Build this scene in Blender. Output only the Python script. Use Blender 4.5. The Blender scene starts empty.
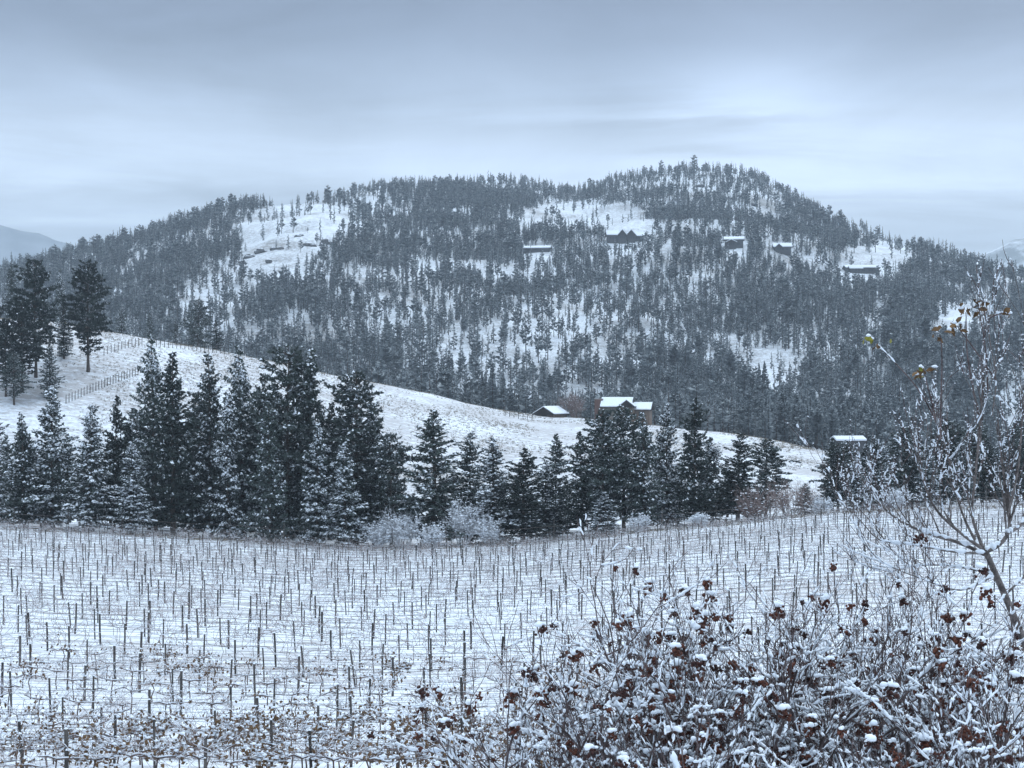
import bpy, math, random
import numpy as np
from mathutils import Vector, Euler
from math import radians as rad, pi

# ------------------------------------------------------------------ camera, sky, sun, exposure
sc = bpy.context.scene
col = sc.collection
F = 1576.0                      # focal length of the photograph in pixels (1024 wide)
ZC = 6.0                        # height of the viewer above the ground of the terrace
cam_d = bpy.data.cameras.new('camera'); cam = bpy.data.objects.new('camera', cam_d); col.objects.link(cam)
cam_d.sensor_fit = 'HORIZONTAL'; cam_d.sensor_width = 36.0; cam_d.lens = 36.0 * F / 1024.0
cam_d.clip_start = 0.1; cam_d.clip_end = 20000
cam.location = (0, 0, ZC); cam.rotation_euler = (pi / 2, 0, 0)
sc.camera = cam

SUN_EL, SUN_AZ = 38.0, 35.0      # azimuth from +Y (view direction) to the right
world = bpy.data.worlds.new('World'); sc.world = world; world.use_nodes = True
nt = world.node_tree; nt.nodes.clear()
def N(t, typ, **kw):
    n = t.nodes.new(typ)
    for k, v in kw.items():
        if k.startswith('i_'):
            n.inputs[k[2:].replace('_', ' ')].default_value = v
        else:
            setattr(n, k, v)
    return n
def math_n(t, op, a, b=None, c=None, clamp=False):
    n = t.nodes.new('ShaderNodeMath'); n.operation = op; n.use_clamp = clamp
    for i, v in enumerate((a, b, c)):
        if v is None: continue
        if isinstance(v, (int, float)): n.inputs[i].default_value = v
        else: t.links.new(v, n.inputs[i])
    return n.outputs[0]
def ramp(t, fac, stops, interp='LINEAR'):
    n = t.nodes.new('ShaderNodeValToRGB'); n.color_ramp.interpolation = interp
    cr = n.color_ramp
    while len(cr.elements) > 1: cr.elements.remove(cr.elements[-1])
    cr.elements[0].position = stops[0][0]; cr.elements[0].color = (*stops[0][1], 1)
    for p, c in stops[1:]:
        e = cr.elements.new(p); e.color = (*c, 1)
    t.links.new(fac, n.inputs[0])
    return n.outputs[0]
def mixc(t, fac, a, b, mode='MIX'):
    n = t.nodes.new('ShaderNodeMix'); n.data_type = 'RGBA'; n.blend_type = mode
    for s, v in ((n.inputs[0], fac), (n.inputs[6], a), (n.inputs[7], b)):
        if isinstance(v, (int, float)): s.default_value = v
        elif isinstance(v, tuple): s.default_value = (*v, 1) if len(v) == 3 else v
        else: t.links.new(v, s)
    return n.outputs[2]
tc = N(nt, 'ShaderNodeTexCoord')
sep = N(nt, 'ShaderNodeSeparateXYZ'); nt.links.new(tc.outputs['Generated'], sep.inputs[0])
dx, dy, dz = sep.outputs
zc_ = math_n(nt, 'MAXIMUM', dz, 0.0)
den = math_n(nt, 'ADD', zc_, 0.055)
cmb = N(nt, 'ShaderNodeCombineXYZ')
nt.links.new(math_n(nt, 'DIVIDE', dx, den), cmb.inputs[0]); nt.links.new(math_n(nt, 'DIVIDE', dy, den), cmb.inputs[1])
n1 = N(nt, 'ShaderNodeTexNoise', i_Scale=0.95, i_Detail=7.0, i_Roughness=0.58, i_Distortion=0.5)
mp = N(nt, 'ShaderNodeMapping'); mp.inputs['Location'].default_value = (3.1, 7.7, 0.0); mp.inputs['Scale'].default_value = (0.75, 1.0, 1)
nt.links.new(cmb.outputs[0], mp.inputs[0]); nt.links.new(mp.outputs[0], n1.inputs['Vector'])
cl = math_n(nt, 'SUBTRACT', n1.outputs[0], 0.5)
elw = math_n(nt, 'ADD', dz, math_n(nt, 'MULTIPLY', cl, 0.035))
n2 = N(nt, 'ShaderNodeTexNoise', i_Scale=1.0, i_Detail=6.0, i_Roughness=0.55, i_Distortion=0.6)
mp2 = N(nt, 'ShaderNodeMapping'); mp2.inputs['Location'].default_value = (1.7, 0.4, 2.2); mp2.inputs['Scale'].default_value = (5.0, 5.0, 14.0); mp2.inputs['Rotation'].default_value = (0, rad(7), 0)
nt.links.new(tc.outputs['Generated'], mp2.inputs[0]); nt.links.new(mp2.outputs[0], n2.inputs['Vector'])
cl2 = math_n(nt, 'SUBTRACT', n2.outputs[0], 0.5)
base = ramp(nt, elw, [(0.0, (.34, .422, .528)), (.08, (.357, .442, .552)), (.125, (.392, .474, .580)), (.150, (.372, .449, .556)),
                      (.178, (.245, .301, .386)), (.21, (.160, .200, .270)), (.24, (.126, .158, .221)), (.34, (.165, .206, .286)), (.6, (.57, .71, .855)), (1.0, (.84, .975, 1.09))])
fac = math_n(nt, 'ADD', math_n(nt, 'ADD', 1.0, math_n(nt, 'MULTIPLY', cl2, 0.62)), math_n(nt, 'MULTIPLY', cl, 1.3))
# thin patch in the overcast, right of the middle, with a slimmer one beside it
def blob(az, el, wa, we):
    a = math_n(nt, 'ADD', math_n(nt, 'ARCTAN2', dx, dy), math_n(nt, 'MULTIPLY', cl, 0.16))
    qa = math_n(nt, 'DIVIDE', math_n(nt, 'SUBTRACT', a, rad(az)), rad(wa))
    qe = math_n(nt, 'DIVIDE', math_n(nt, 'SUBTRACT', math_n(nt, 'ADD', dz, math_n(nt, 'MULTIPLY', cl, 0.09)), math.sin(rad(el))), rad(we))
    s = math_n(nt, 'ADD', math_n(nt, 'MULTIPLY', qa, qa), math_n(nt, 'MULTIPLY', qe, qe))
    return math_n(nt, 'EXPONENT', math_n(nt, 'MULTIPLY', s, -1.0))
b1 = math_n(nt, 'MULTIPLY', blob(9.4, 10.7, 3.9, 1.9), 0.62)
b2 = math_n(nt, 'MULTIPLY', blob(12.5, 8.0, 7.0, 1.5), 0.20)
b3 = math_n(nt, 'MULTIPLY', blob(3.0, 9.0, 8.0, 0.55), -0.16)
b4 = math_n(nt, 'MULTIPLY', blob(-15.0, 7.4, 4.0, 0.5), 0.08)
fac = math_n(nt, 'ADD', fac, math_n(nt, 'ADD', math_n(nt, 'ADD', b1, b2), math_n(nt, 'ADD', b3, b4)))
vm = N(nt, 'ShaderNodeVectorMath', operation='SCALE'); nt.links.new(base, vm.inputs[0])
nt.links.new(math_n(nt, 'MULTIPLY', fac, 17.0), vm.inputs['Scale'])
sky = N(nt, 'ShaderNodeTexSky', sky_type='NISHITA', sun_disc=False, sun_elevation=rad(SUN_EL), sun_rotation=rad(SUN_AZ))
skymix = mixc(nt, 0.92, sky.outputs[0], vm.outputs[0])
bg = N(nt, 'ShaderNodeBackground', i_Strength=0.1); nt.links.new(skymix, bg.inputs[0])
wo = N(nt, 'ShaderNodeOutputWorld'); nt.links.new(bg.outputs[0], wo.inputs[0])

sun_d = bpy.data.lights.new('sun', 'SUN'); sun = bpy.data.objects.new('sun', sun_d); col.objects.link(sun)
sun_d.energy = 0.6; sun_d.angle = rad(40); sun_d.color = (1, .96, .9)
sv = Vector((math.sin(rad(SUN_AZ)) * math.cos(rad(SUN_EL)), math.cos(rad(SUN_AZ)) * math.cos(rad(SUN_EL)), math.sin(rad(SUN_EL))))
sun.rotation_euler = sv.to_track_quat('Z', 'Y').to_euler(); sun.location = (0, 0, 300)
sc.view_settings.view_transform = 'Standard'; sc.view_settings.look = 'None'
sc.view_settings.exposure = 0.30; sc.view_settings.gamma = 1.0; sc.view_settings.use_curve_mapping = False
sc.cycles.max_bounces = 4; sc.cycles.diffuse_bounces = 2; sc.cycles.glossy_bounces = 1; sc.cycles.volume_bounces = 0
sc.cycles.use_denoising = True

# ------------------------------------------------------------------ mesh helpers
class MB:
    def __init__(s): s.V, s.T, s.M, s.n = [], [], [], 0
    def add(s, V, T, m=0):
        V = np.asarray(V, float).reshape(-1, 3); T = np.asarray(T, int).reshape(-1, 3)
        s.V.append(V); s.T.append(T + s.n); s.n += len(V)
        s.M.append(np.full(len(T), m, int) if np.isscalar(m) else np.asarray(m, int))
    def arrays(s):
        if not s.V: return np.zeros((0, 3)), np.zeros((0, 3), int), np.zeros(0, int)
        return np.concatenate(s.V), np.concatenate(s.T), np.concatenate(s.M)
    def mesh(s, name, mats, smooth=False): return mesh_of(name, *s.arrays(), mats, smooth)
    def build(s, name, mats, parent=None, smooth=False, loc=None):
        return obj(name, s.mesh(name, mats, smooth), parent, loc)
def mesh_of(name, V, T, M, mats, smooth=False):
    me = bpy.data.meshes.new(name)
    me.vertices.add(len(V)); me.vertices.foreach_set('co', np.ascontiguousarray(V, np.float32).ravel())
    me.loops.add(len(T) * 3); me.loops.foreach_set('vertex_index', np.ascontiguousarray(T, np.int32).ravel())
    me.polygons.add(len(T)); me.polygons.foreach_set('loop_start', np.arange(0, len(T) * 3, 3, dtype=np.int32))
    me.polygons.foreach_set('material_index', np.ascontiguousarray(M, np.int32))
    me.polygons.foreach_set('use_smooth', np.full(len(T), smooth, bool))
    for m in (mats if isinstance(mats, (list, tuple)) else [mats]): me.materials.append(m)
    me.update(calc_edges=True)
    return me
def obj(name, me, parent=None, loc=None, rz=0.0, scale=None):
    o = bpy.data.objects.new(name, me); col.objects.link(o)
    if parent is not None: o.parent = parent
    if loc is not None: o.location = loc
    if rz: o.rotation_euler = (0, 0, rz)
    if scale is not None: o.scale = scale
    return o
def thing(name, label, cat, loc=(0, 0, 0), rz=0.0, group=None, scale=None):
    return tag(obj(name, None, None, loc, rz, scale), label, cat, group)
def tag(o, label, cat, group=None, kind=None):
    o['label'] = label; o['category'] = cat
    if group: o['group'] = group
    if kind: o['kind'] = kind
    return o
def unit(v): return v / (np.linalg.norm(v) + 1e-12)
def tube(P, R, sides=4):
    P = np.asarray(P, float); R = np.broadcast_to(np.asarray(R, float), (len(P),)); n = len(P)
    Tn = np.gradient(P, axis=0); Tn /= np.linalg.norm(Tn, axis=1)[:, None] + 1e-12
    ref = np.array([0, 0, 1.0]) if abs(Tn[:, 2]).mean() < .8 else np.array([1.0, 0.13, 0])
    A = np.cross(Tn, ref); A /= np.linalg.norm(A, axis=1)[:, None] + 1e-12
    B = np.cross(Tn, A)
    th = np.arange(sides) * 2 * pi / sides
    V = (P[:, None, :] + R[:, None, None] * (np.cos(th)[None, :, None] * A[:, None, :] + np.sin(th)[None, :, None] * B[:, None, :])).reshape(-1, 3)
    i = np.repeat(np.arange(n - 1), sides); j = np.tile(np.arange(sides), n - 1); k = (j + 1) % sides
    a, b, c, d = i * sides + j, i * sides + k, (i + 1) * sides + k, (i + 1) * sides + j
    T = np.concatenate([np.stack([a, b, c], 1), np.stack([a, c, d], 1)])
    ce = np.array([[n * sides, j_, (j_ + 1) % sides] for j_ in range(sides)]); ct = np.array([[n * sides + 1, (n - 1) * sides + (j_ + 1) % sides, (n - 1) * sides + j_] for j_ in range(sides)])
    return np.concatenate([V, P[:1], P[-1:]]), np.concatenate([T, ce, ct])
def boxm(x0, x1, y0, y1, z0, z1):
    V = np.array([[x, y, z] for z in (z0, z1) for y in (y0, y1) for x in (x0, x1)], float)
    q = [(0, 2, 3, 1), (4, 5, 7, 6), (0, 1, 5, 4), (2, 6, 7, 3), (0, 4, 6, 2), (1, 3, 7, 5)]
    T = [t for a, b, c, d in q for t in ((a, b, c), (a, c, d))]
    return V, np.array(T)
def prism(poly, y0, y1):            # polygon in x,z pulled along y
    n = len(poly); V = np.array([[x, y, z] for y in (y0, y1) for x, z in poly], float); T = []
    for i in range(n):
        j = (i + 1) % n; T += [(i, j, n + j), (i, n + j, n + i)]
    for i in range(1, n - 1): T += [(0, i + 1, i), (n, n + i, n + i + 1)]
    return V, np.array(T)
def ico(sub=1):
    import bmesh
    bm = bmesh.new(); bmesh.ops.create_icosphere(bm, subdivisions=sub, radius=1.0)
    V = np.array([v.co[:] for v in bm.verts]); T = np.array([[v.index for v in f.verts] for f in bm.faces]); bm.free()
    return V, T
ICO1, ICO2, ICO3 = ico(1), ico(2), ico(3)
def lump(rs, c, sx, sy, sz, I=ICO1, rough=.18):
    V, T = I
    k = 1 + rs.uniform(-rough, rough, len(V))[:, None]
    V = V * k * np.array([sx, sy, sz]); V[:, 2] = np.where(V[:, 2] < 0, V[:, 2] * .45, V[:, 2])
    return V + np.asarray(c), T
def rotz(V, a):
    c, s = math.cos(a), math.sin(a); V = np.asarray(V)
    return np.stack([V[:, 0] * c - V[:, 1] * s, V[:, 0] * s + V[:, 1] * c, V[:, 2]], 1)
def scatter(tmpl, pos, sxy, sz, rz):         # numpy copies of one template merged into one array
    V, T, M = tmpl; k = len(pos); c, s = np.cos(rz)[:, None], np.sin(rz)[:, None]
    X = (V[None, :, 0] * c - V[None, :, 1] * s) * sxy[:, None] + pos[:, 0:1]
    Y = (V[None, :, 0] * s + V[None, :, 1] * c) * sxy[:, None] + pos[:, 1:2]
    Z = V[None, :, 2] * sz[:, None] + pos[:, 2:3]
    return np.stack([X, Y, Z], 2).reshape(-1, 3), (T[None] + (np.arange(k) * len(V))[:, None, None]).reshape(-1, 3), np.tile(M, k)

# value noise for relief
_rs = np.random.RandomState(5); _g = _rs.rand(256, 256)
def vnoise(x, y):
    xi, yi = np.floor(x).astype(int), np.floor(y).astype(int); fx, fy = x - xi, y - yi
    fx, fy = fx * fx * (3 - 2 * fx), fy * fy * (3 - 2 * fy); g = lambda a, b: _g[a % 256, b % 256]
    return (g(xi, yi) * (1 - fx) + g(xi + 1, yi) * fx) * (1 - fy) + (g(xi, yi + 1) * (1 - fx) + g(xi + 1, yi + 1) * fx) * fy - .5
def fbm(x, y, o=4):
    r = 0; a = 1.0
    for k in range(o): r = r + a * vnoise(x * 2 ** k + 17 * k, y * 2 ** k + 31 * k); a *= .5
    return r

# ------------------------------------------------------------------ materials
def mat(name, build):
    m = bpy.data.materials.new(name); m.use_nodes = True; t = m.node_tree
    p = t.nodes['Principled BSDF']; p.inputs['Specular IOR Level'].default_value = .2
    build(t, p); return m
def objco(t): return t.nodes.new('ShaderNodeTexCoord').outputs['Object']
def noise(t, scale, detail=4, rough=.55, vec=None):
    n = N(t, 'ShaderNodeTexNoise', i_Scale=scale, i_Detail=detail, i_Roughness=rough)
    t.links.new(vec if vec is not None else N(t, 'ShaderNodeNewGeometry').outputs['Position'], n.inputs['Vector'])
    return n.outputs[0]
def bump(t, p, h, strength, dist):
    b = N(t, 'ShaderNodeBump', i_Strength=strength, i_Distance=dist); t.links.new(h, b.inputs['Height']); t.links.new(b.outputs[0], p.inputs['Normal'])
SNOW = (.80, .84, .90)
def m_snow(t, p):
    c = ramp(t, noise(t, 3.0), [(.3, (.72, .77, .84)), (.6, (.84, .87, .92))]); t.links.new(c, p.inputs['Base Color'])
    p.inputs['Roughness'].default_value = .75; bump(t, p, noise(t, 30), .3, .01)
M_snow = mat('snow', m_snow)
def tone(c0, c1, scale=2.0, rough=.8, lo=.35, hi=.65, rnd=0.0):
    def f(t, p):
        c = ramp(t, noise(t, scale), [(lo, c0), (hi, c1)])
        if rnd:
            oi = N(t, 'ShaderNodeObjectInfo')
            k = math_n(t, 'ADD', 1 - rnd, math_n(t, 'MULTIPLY', oi.outputs['Random'], 2 * rnd))
            v = N(t, 'ShaderNodeVectorMath', operation='SCALE'); t.links.new(c, v.inputs[0]); t.links.new(k, v.inputs['Scale']); c = v.outputs[0]
        t.links.new(c, p.inputs['Base Color']); p.inputs['Roughness'].default_value = rough
    return f
M_needle = mat('conifer_needles', tone((.036, .05, .045), (.085, .105, .095), .9, .7, rnd=.3))
M_needle_dark = mat('dark_needles', tone((.018, .026, .024), (.045, .058, .052), 1.2, .7, rnd=.2))
M_needle_frost = mat('frosted_needles', tone((.10, .118, .112), (.19, .21, .215), .8, .8, rnd=.2))
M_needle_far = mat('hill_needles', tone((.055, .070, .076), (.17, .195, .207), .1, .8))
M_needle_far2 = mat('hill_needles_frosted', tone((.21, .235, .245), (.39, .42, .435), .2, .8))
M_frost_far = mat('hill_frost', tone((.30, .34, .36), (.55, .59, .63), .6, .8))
M_bark = mat('bark', tone((.045, .036, .032), (.11, .085, .07), 9, .9))
M_twig = mat('twig_bark', tone((.045, .034, .034), (.17, .13, .128), 14, .8))
M_graybark = mat('grey_bark', tone((.07, .06, .057), (.21, .18, .17), 25, .8))
M_frosttwig = mat('frosted_twigs', tone((.38, .37, .38), (.80, .82, .86), 1.5, .85))
M_pinktwig = mat('reddish_twigs', tone((.14, .10, .09), (.32, .25, .235), 2, .85))
M_post = mat('weathered_post', tone((.035, .034, .034), (.11, .098, .09), 6, .85, rnd=.45))
M_wire = mat('galvanised_wire', tone((.07, .07, .075), (.16, .155, .155), 20, .6))
M_vine = mat('vine_wood', tone((.05, .036, .032), (.15, .105, .092), 12, .9))
M_cane = mat('vine_cane', tone((.17, .115, .105), (.36, .27, .25), 9, .85))
M_vleaf = mat('withered_leaf', tone((.065, .040, .022), (.22, .13, .065), 11, .8))
M_gleaf = mat('yellow_green_leaf', tone((.13, .14, .03), (.32, .29, .05), 30, .6))
M_berry = mat('dried_berry', tone((.04, .015, .011), (.15, .05, .03), 35, .6))
M_darkberry = mat('dark_berry', tone((.022, .012, .012), (.075, .026, .02), 35, .55))
M_brick = None
def m_brick(t, p):
    b = N(t, 'ShaderNodeTexBrick', i_Scale=3.0); b.inputs['Color1'].default_value = (.15, .08, .062, 1); b.inputs['Color2'].default_value = (.115, .06, .05, 1); b.inputs['Mortar'].default_value = (.3, .27, .25, 1)
    t.links.new(objco(t), b.inputs['Vector']); t.links.new(b.outputs[0], p.inputs['Base Color'])
M_brick = mat('red_brick', m_brick)
def siding(c0, c1):
    def f(t, p):
        w = N(t, 'ShaderNodeTexWave', i_Scale=2.2, i_Distortion=.3); w.bands_direction = 'Z'
        t.links.new(objco(t), w.inputs['Vector'])
        t.links.new(ramp(t, w.outputs[1], [(0, c0), (.4, c1), (1, c1)]), p.inputs['Base Color'])
    return f
M_brown = mat('brown_siding', siding((.10, .068, .05), (.19, .138, .105)))
M_tan = mat('tan_stucco', tone((.13, .115, .10), (.21, .185, .165), 1))
M_dkwall = mat('dark_siding', siding((.035, .035, .04), (.075, .072, .075)))
M_trim = mat('dark_trim', tone((.04, .035, .035), (.07, .06, .06), 4))
def m_glass(t, p):
    p.inputs['Base Color'].default_value = (.03, .04, .05, 1); p.inputs['Roughness'].default_value = .1; p.inputs['Specular IOR Level'].default_value = .6
M_glass = mat('window_glass', m_glass)
def snowtop(c0, c1, scale, lo=.35, hi=.6):
    def f(t, p):
        g = N(t, 'ShaderNodeNewGeometry'); s = N(t, 'ShaderNodeSeparateXYZ'); t.links.new(g.outputs['Normal'], s.inputs[0])
        k = math_n(t, 'ADD', s.outputs[2], math_n(t, 'MULTIPLY', math_n(t, 'SUBTRACT', noise(t, scale), .5), .8))
        k = ramp(t, k, [(lo, (0, 0, 0)), (hi, (1, 1, 1))])
        t.links.new(mixc(t, k, ramp(t, noise(t, scale * 2), [(.35, c0), (.65, c1)]), SNOW), p.inputs['Base Color']); p.inputs['Roughness'].default_value = .85
    return f
M_rock = mat('grey_rock', snowtop((.05, .05, .055), (.15, .145, .14), .4, .55, .9))
# ground: thin snow with grass, soil and old growth showing through
def m_field(t, p):
    pos = N(t, 'ShaderNodeNewGeometry').outputs['Position']
    mp = N(t, 'ShaderNodeMapping'); mp.inputs['Scale'].default_value = (.55, 1.2, 1); t.links.new(pos, mp.inputs[0])
    a = noise(t, 1.1, 6, .65, mp.outputs[0]); b = noise(t, .05, 3, .5); c = noise(t, 9, 5, .7)
    s = N(t, 'ShaderNodeSeparateXYZ'); t.links.new(pos, s.inputs[0])
    st = math_n(t, 'SINE', math_n(t, 'MULTIPLY', s.outputs[1], 2 * pi / ROW_GAP))
    k = math_n(t, 'ADD', math_n(t, 'ADD', math_n(t, 'MULTIPLY', a, .8), math_n(t, 'MULTIPLY', c, .5)), math_n(t, 'ADD', math_n(t, 'MULTIPLY', b, .45), math_n(t, 'MULTIPLY', st, .035)))
    far = N(t, 'ShaderNodeMapRange'); far.inputs[1].default_value = 250; far.inputs[2].default_value = 320; far.inputs[3].default_value = 0; far.inputs[4].default_value = .07; t.links.new(s.outputs[1], far.inputs[0]); k = math_n(t, 'ADD', k, far.outputs[0])
    k = ramp(t, k, [(.84, (0, 0, 0)), (1.12, (1, 1, 1))])
    soil = ramp(t, noise(t, 3), [(.3, (.17, .135, .12)), (.7, (.36, .30, .265))])
    sn = ramp(t, noise(t, .9), [(.3, (.74, .79, .86)), (.65, (.84, .87, .92))])
    t.links.new(mixc(t, math_n(t, 'MULTIPLY', k, .58), sn, soil), p.inputs['Base Color']); p.inputs['Roughness'].default_value = .8
    bump(t, p, a, .5, .15)
def m_hill(t, p):
    a = noise(t, .35, 6, .7); b = noise(t, .02, 4, .6); c = noise(t, 1.4, 3, .6)
    g = N(t, 'ShaderNodeNewGeometry'); s = N(t, 'ShaderNodeSeparateXYZ'); t.links.new(g.outputs['Normal'], s.inputs[0])
    steep = math_n(t, 'SUBTRACT', .97, s.outputs[2])
    k = math_n(t, 'ADD', math_n(t, 'ADD', math_n(t, 'MULTIPLY', a, .7), math_n(t, 'MULTIPLY', b, .55)), math_n(t, 'ADD', math_n(t, 'MULTIPLY', c, .3), math_n(t, 'MULTIPLY', steep, .7)))
    k = ramp(t, k, [(.70, (0, 0, 0)), (.97, (1, 1, 1))])
    soil = ramp(t, noise(t, .5), [(.3, (.10, .09, .085)), (.7, (.26, .23, .20))])
    t.links.new(mixc(t, math_n(t, 'MULTIPLY', k, .85), SNOW, soil), p.inputs['Base Color']); p.inputs['Roughness'].default_value = .85
    bump(t, p, a, .6, 1.0)
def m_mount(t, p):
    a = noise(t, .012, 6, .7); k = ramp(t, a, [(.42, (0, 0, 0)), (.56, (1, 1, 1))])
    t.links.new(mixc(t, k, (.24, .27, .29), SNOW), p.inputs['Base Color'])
ROW_GAP = 3.0
M_field, M_hill, M_mount = mat('vineyard_snow', m_field), mat('hill_snow', m_hill), mat('mountain_snow', m_mount)

# ------------------------------------------------------------------ relief
EDGE = 200.0
PXK = np.arange(-700, 1725, 8.0)
def knots(*kv):
    k = np.array(kv, float); v = np.interp(PXK, k[:, 0], k[:, 1])
    w = np.exp(-.5 * (np.arange(-6, 7) / 2.2) ** 2); w /= w.sum()
    return np.convolve(np.pad(v, 6, 'edge'), w, 'valid')
E_ = knots((-300, 516), (0, 528), (200, 540), (370, 551), (520, 545), (700, 527), (830, 514), (1024, 506), (1300, 498))
C_ = knots((-300, 300), (0, 312), (70, 318), (130, 331), (240, 352), (330, 375), (400, 389), (520, 411), (600, 421), (700, 430), (760, 437), (820, 450), (860, 470), (910, 480), (1024, 484), (1300, 480))
D2_ = knots((-300, 380), (0, 390), (240, 410), (520, 455), (700, 450), (860, 400), (1024, 380), (1300, 380))
S_ = knots((-300, 300), (0, 268), (100, 252), (200, 220), (320, 200), (400, 192), (480, 182), (540, 185), (564, 194), (588, 190), (620, 182), (680, 173), (740, 179), (800, 206), (850, 229), (900, 243), (960, 251), (1024, 268), (1300, 340))
D4_ = knots((-300, 1400), (0, 1450), (100, 1500), (320, 1450), (400, 1650), (500, 1800), (680, 1750), (800, 1650), (900, 1450), (1024, 1300), (1300, 1300))
TY = np.arange(-80, 4801, 4.0)
TAB = np.zeros((len(PXK), len(TY)))
for i, px in enumerate(PXK):
    hE = (E_[i] - 384) / F * EDGE; hC = (C_[i] - 384) / F * D2_[i]; hB = (425 - 384) / F * 760; hS = (S_[i] - 384) / F * D4_[i]
    yy = [-80, 0, 6, 14, 30, 50, EDGE, 206, 238, 270, 298]; hh = [4.0, 5.2, 5.4, 6.4, 9.6, 12.3, hE, hE + .5, hE + 2.2, hE + 5, hE + 6]
    for q in np.linspace(0.12, 1, 9):
        yy.append(298 + (D2_[i] - 298) * q); s = q ** 1.0 * .6 + .4 * math.sin(q * pi / 2); hh.append((hE + 6) * (1 - s) + hC * s)
    yy += [D2_[i] + 50, 640]; hh += [hC + 3, max(hC + 8, 14)]
    for q in np.linspace(0, 1, 12):
        yy.append(760 + (D4_[i] - 760) * q); s = q * .8 + .2 * math.sin(q * pi / 2); hh.append(hB * (1 - s) + hS * s)
    yy += [D4_[i] + 60, D4_[i] + 400, 2700, 4800]; hh += [hS + 6, hS + 110, 40, 30]
    TAB[i] = np.interp(TY, yy, hh)
w = np.exp(-.5 * (np.arange(-8, 9) / 1.6) ** 2); w /= w.sum()
TAB = np.stack([np.convolve(np.pad(r, 8, 'edge'), w, 'valid') for r in TAB])
def pnoise(x, y):
    amp = np.clip((y - 640) / 250, 0, 1)
    near = np.clip((y - 4) / 40, 0, 1) * np.clip((330 - y) / 100, .35, 1)
    kx = (512 + F * x / np.maximum(y, 8))
    knoll = 15 * np.exp(-((kx - 590) / 62) ** 2 - ((y - 1290) / 85) ** 2)
    ridge = 12 * np.exp(-((kx - 300) / 70) ** 2 - ((y - 1250) / 90) ** 2)
    drift = np.clip((y - 285) / 40, 0, 1) * np.clip((520 - y) / 60, 0, 1) * (1.6 * fbm(x / 26 + 5, y / 40, 4))
    return drift + amp * (16 * fbm(x / 130 + 3, y / 130 + 9, 5)) + knoll + ridge + near * .35 * fbm(x / 9, y / 9, 3)
def H(x, y):
    x = np.asarray(x, float); y = np.asarray(y, float)
    u = np.clip((512 + F * x / np.maximum(y, 8.0) - PXK[0]) / 8.0, 0, len(PXK) - 1.001); v = np.clip((y - TY[0]) / 4.0, 0, len(TY) - 1.001)
    i, j = u.astype(int), v.astype(int); fu, fv = u - i, v - j
    h = (TAB[i, j] * (1 - fu) + TAB[i + 1, j] * fu) * (1 - fv) + (TAB[i, j + 1] * (1 - fu) + TAB[i + 1, j + 1] * fu) * fv
    return ZC - h + pnoise(x, y)
def X(px, y): return (px - 512) / F * y
def Zp(py, y): return ZC - (py - 384) / F * y
def proj(x, y, z): return 512 + F * x / y, 384 - F * (z - ZC) / y
def ground(px, y): x = X(px, y); return np.array([x, y, float(H(x, y))])
def hit(px, py, y0=210, y1=2400):
    y = np.arange(y0, y1, 1.0); up = H(X(px, y), y) >= Zp(py, y)
    k = np.argmax(up) if up.any() else len(y) - 1
    return ground(px, y[k])

ys = np.concatenate([np.arange(-60, 60, 1.5), np.arange(60, 470, 1.6), np.arange(470, 760, 5), np.arange(760, 1900, 3.2), np.geomspace(1900, 4700, 60)])
us = np.linspace(-.85, .85, 430)
def sheet(name, rows, m):
    Y = np.repeat(rows, len(us)); Xs = np.tile(us, len(rows)) * (Y + 90); Z = H(Xs, Y); nc = len(us)
    r, c = np.meshgrid(np.arange(len(rows) - 1), np.arange(nc - 1), indexing='ij'); a = (r * nc + c).ravel()
    T = np.concatenate([np.stack([a, a + 1, a + nc + 1], 1), np.stack([a, a + nc + 1, a + nc], 1)])
    return obj(name, mesh_of(name, np.stack([Xs, Y, Z], 1), T, np.zeros(len(T), int), [m], True))
cut = int(np.searchsorted(ys, 640))
g_ = sheet('ground', ys[:cut + 1], M_field); g_['kind'] = 'structure'
h_ = sheet('hill', ys[cut:], M_hill); h_['kind'] = 'structure'
def mountain(name, pts, dist, depth, seed, m=None):
    a = np.array(pts, float); px = np.linspace(a[0, 0], a[-1, 0], 120); top = Zp(np.interp(px, a[:, 0], a[:, 1]), dist)
    q = np.linspace(-1, 1, 50); V = []
    for k in q:
        yy = dist + k * depth; s = np.clip(1 - abs(k), 0, 1) ** .85
        z = -30 + (top + 30) * s; xx = X(px, dist)
        V.append(np.stack([xx, np.full_like(xx, yy) , z + s * (1 - .7 * s) * 90 * fbm(xx / 160 + seed, np.full_like(xx, yy / 160), 5)], 1))
    V = np.concatenate(V); nc = 120; r, c = np.meshgrid(np.arange(49), np.arange(nc - 1), indexing='ij'); b = (r * nc + c).ravel()
    T = np.concatenate([np.stack([b, b + 1, b + nc + 1], 1), np.stack([b, b + nc + 1, b + nc], 1)])
    o = obj(name, mesh_of(name, V, T, np.zeros(len(T), int), [m or M_mount], True)); o['kind'] = 'structure'
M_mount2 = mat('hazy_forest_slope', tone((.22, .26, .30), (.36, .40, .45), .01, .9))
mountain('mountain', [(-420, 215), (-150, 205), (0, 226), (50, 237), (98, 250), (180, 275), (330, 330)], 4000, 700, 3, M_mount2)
mountain('mountain', [(850, 330), (950, 272), (985, 252), (1010, 243), (1040, 234), (1150, 220), (1400, 250)], 3000, 600, 8)

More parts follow.
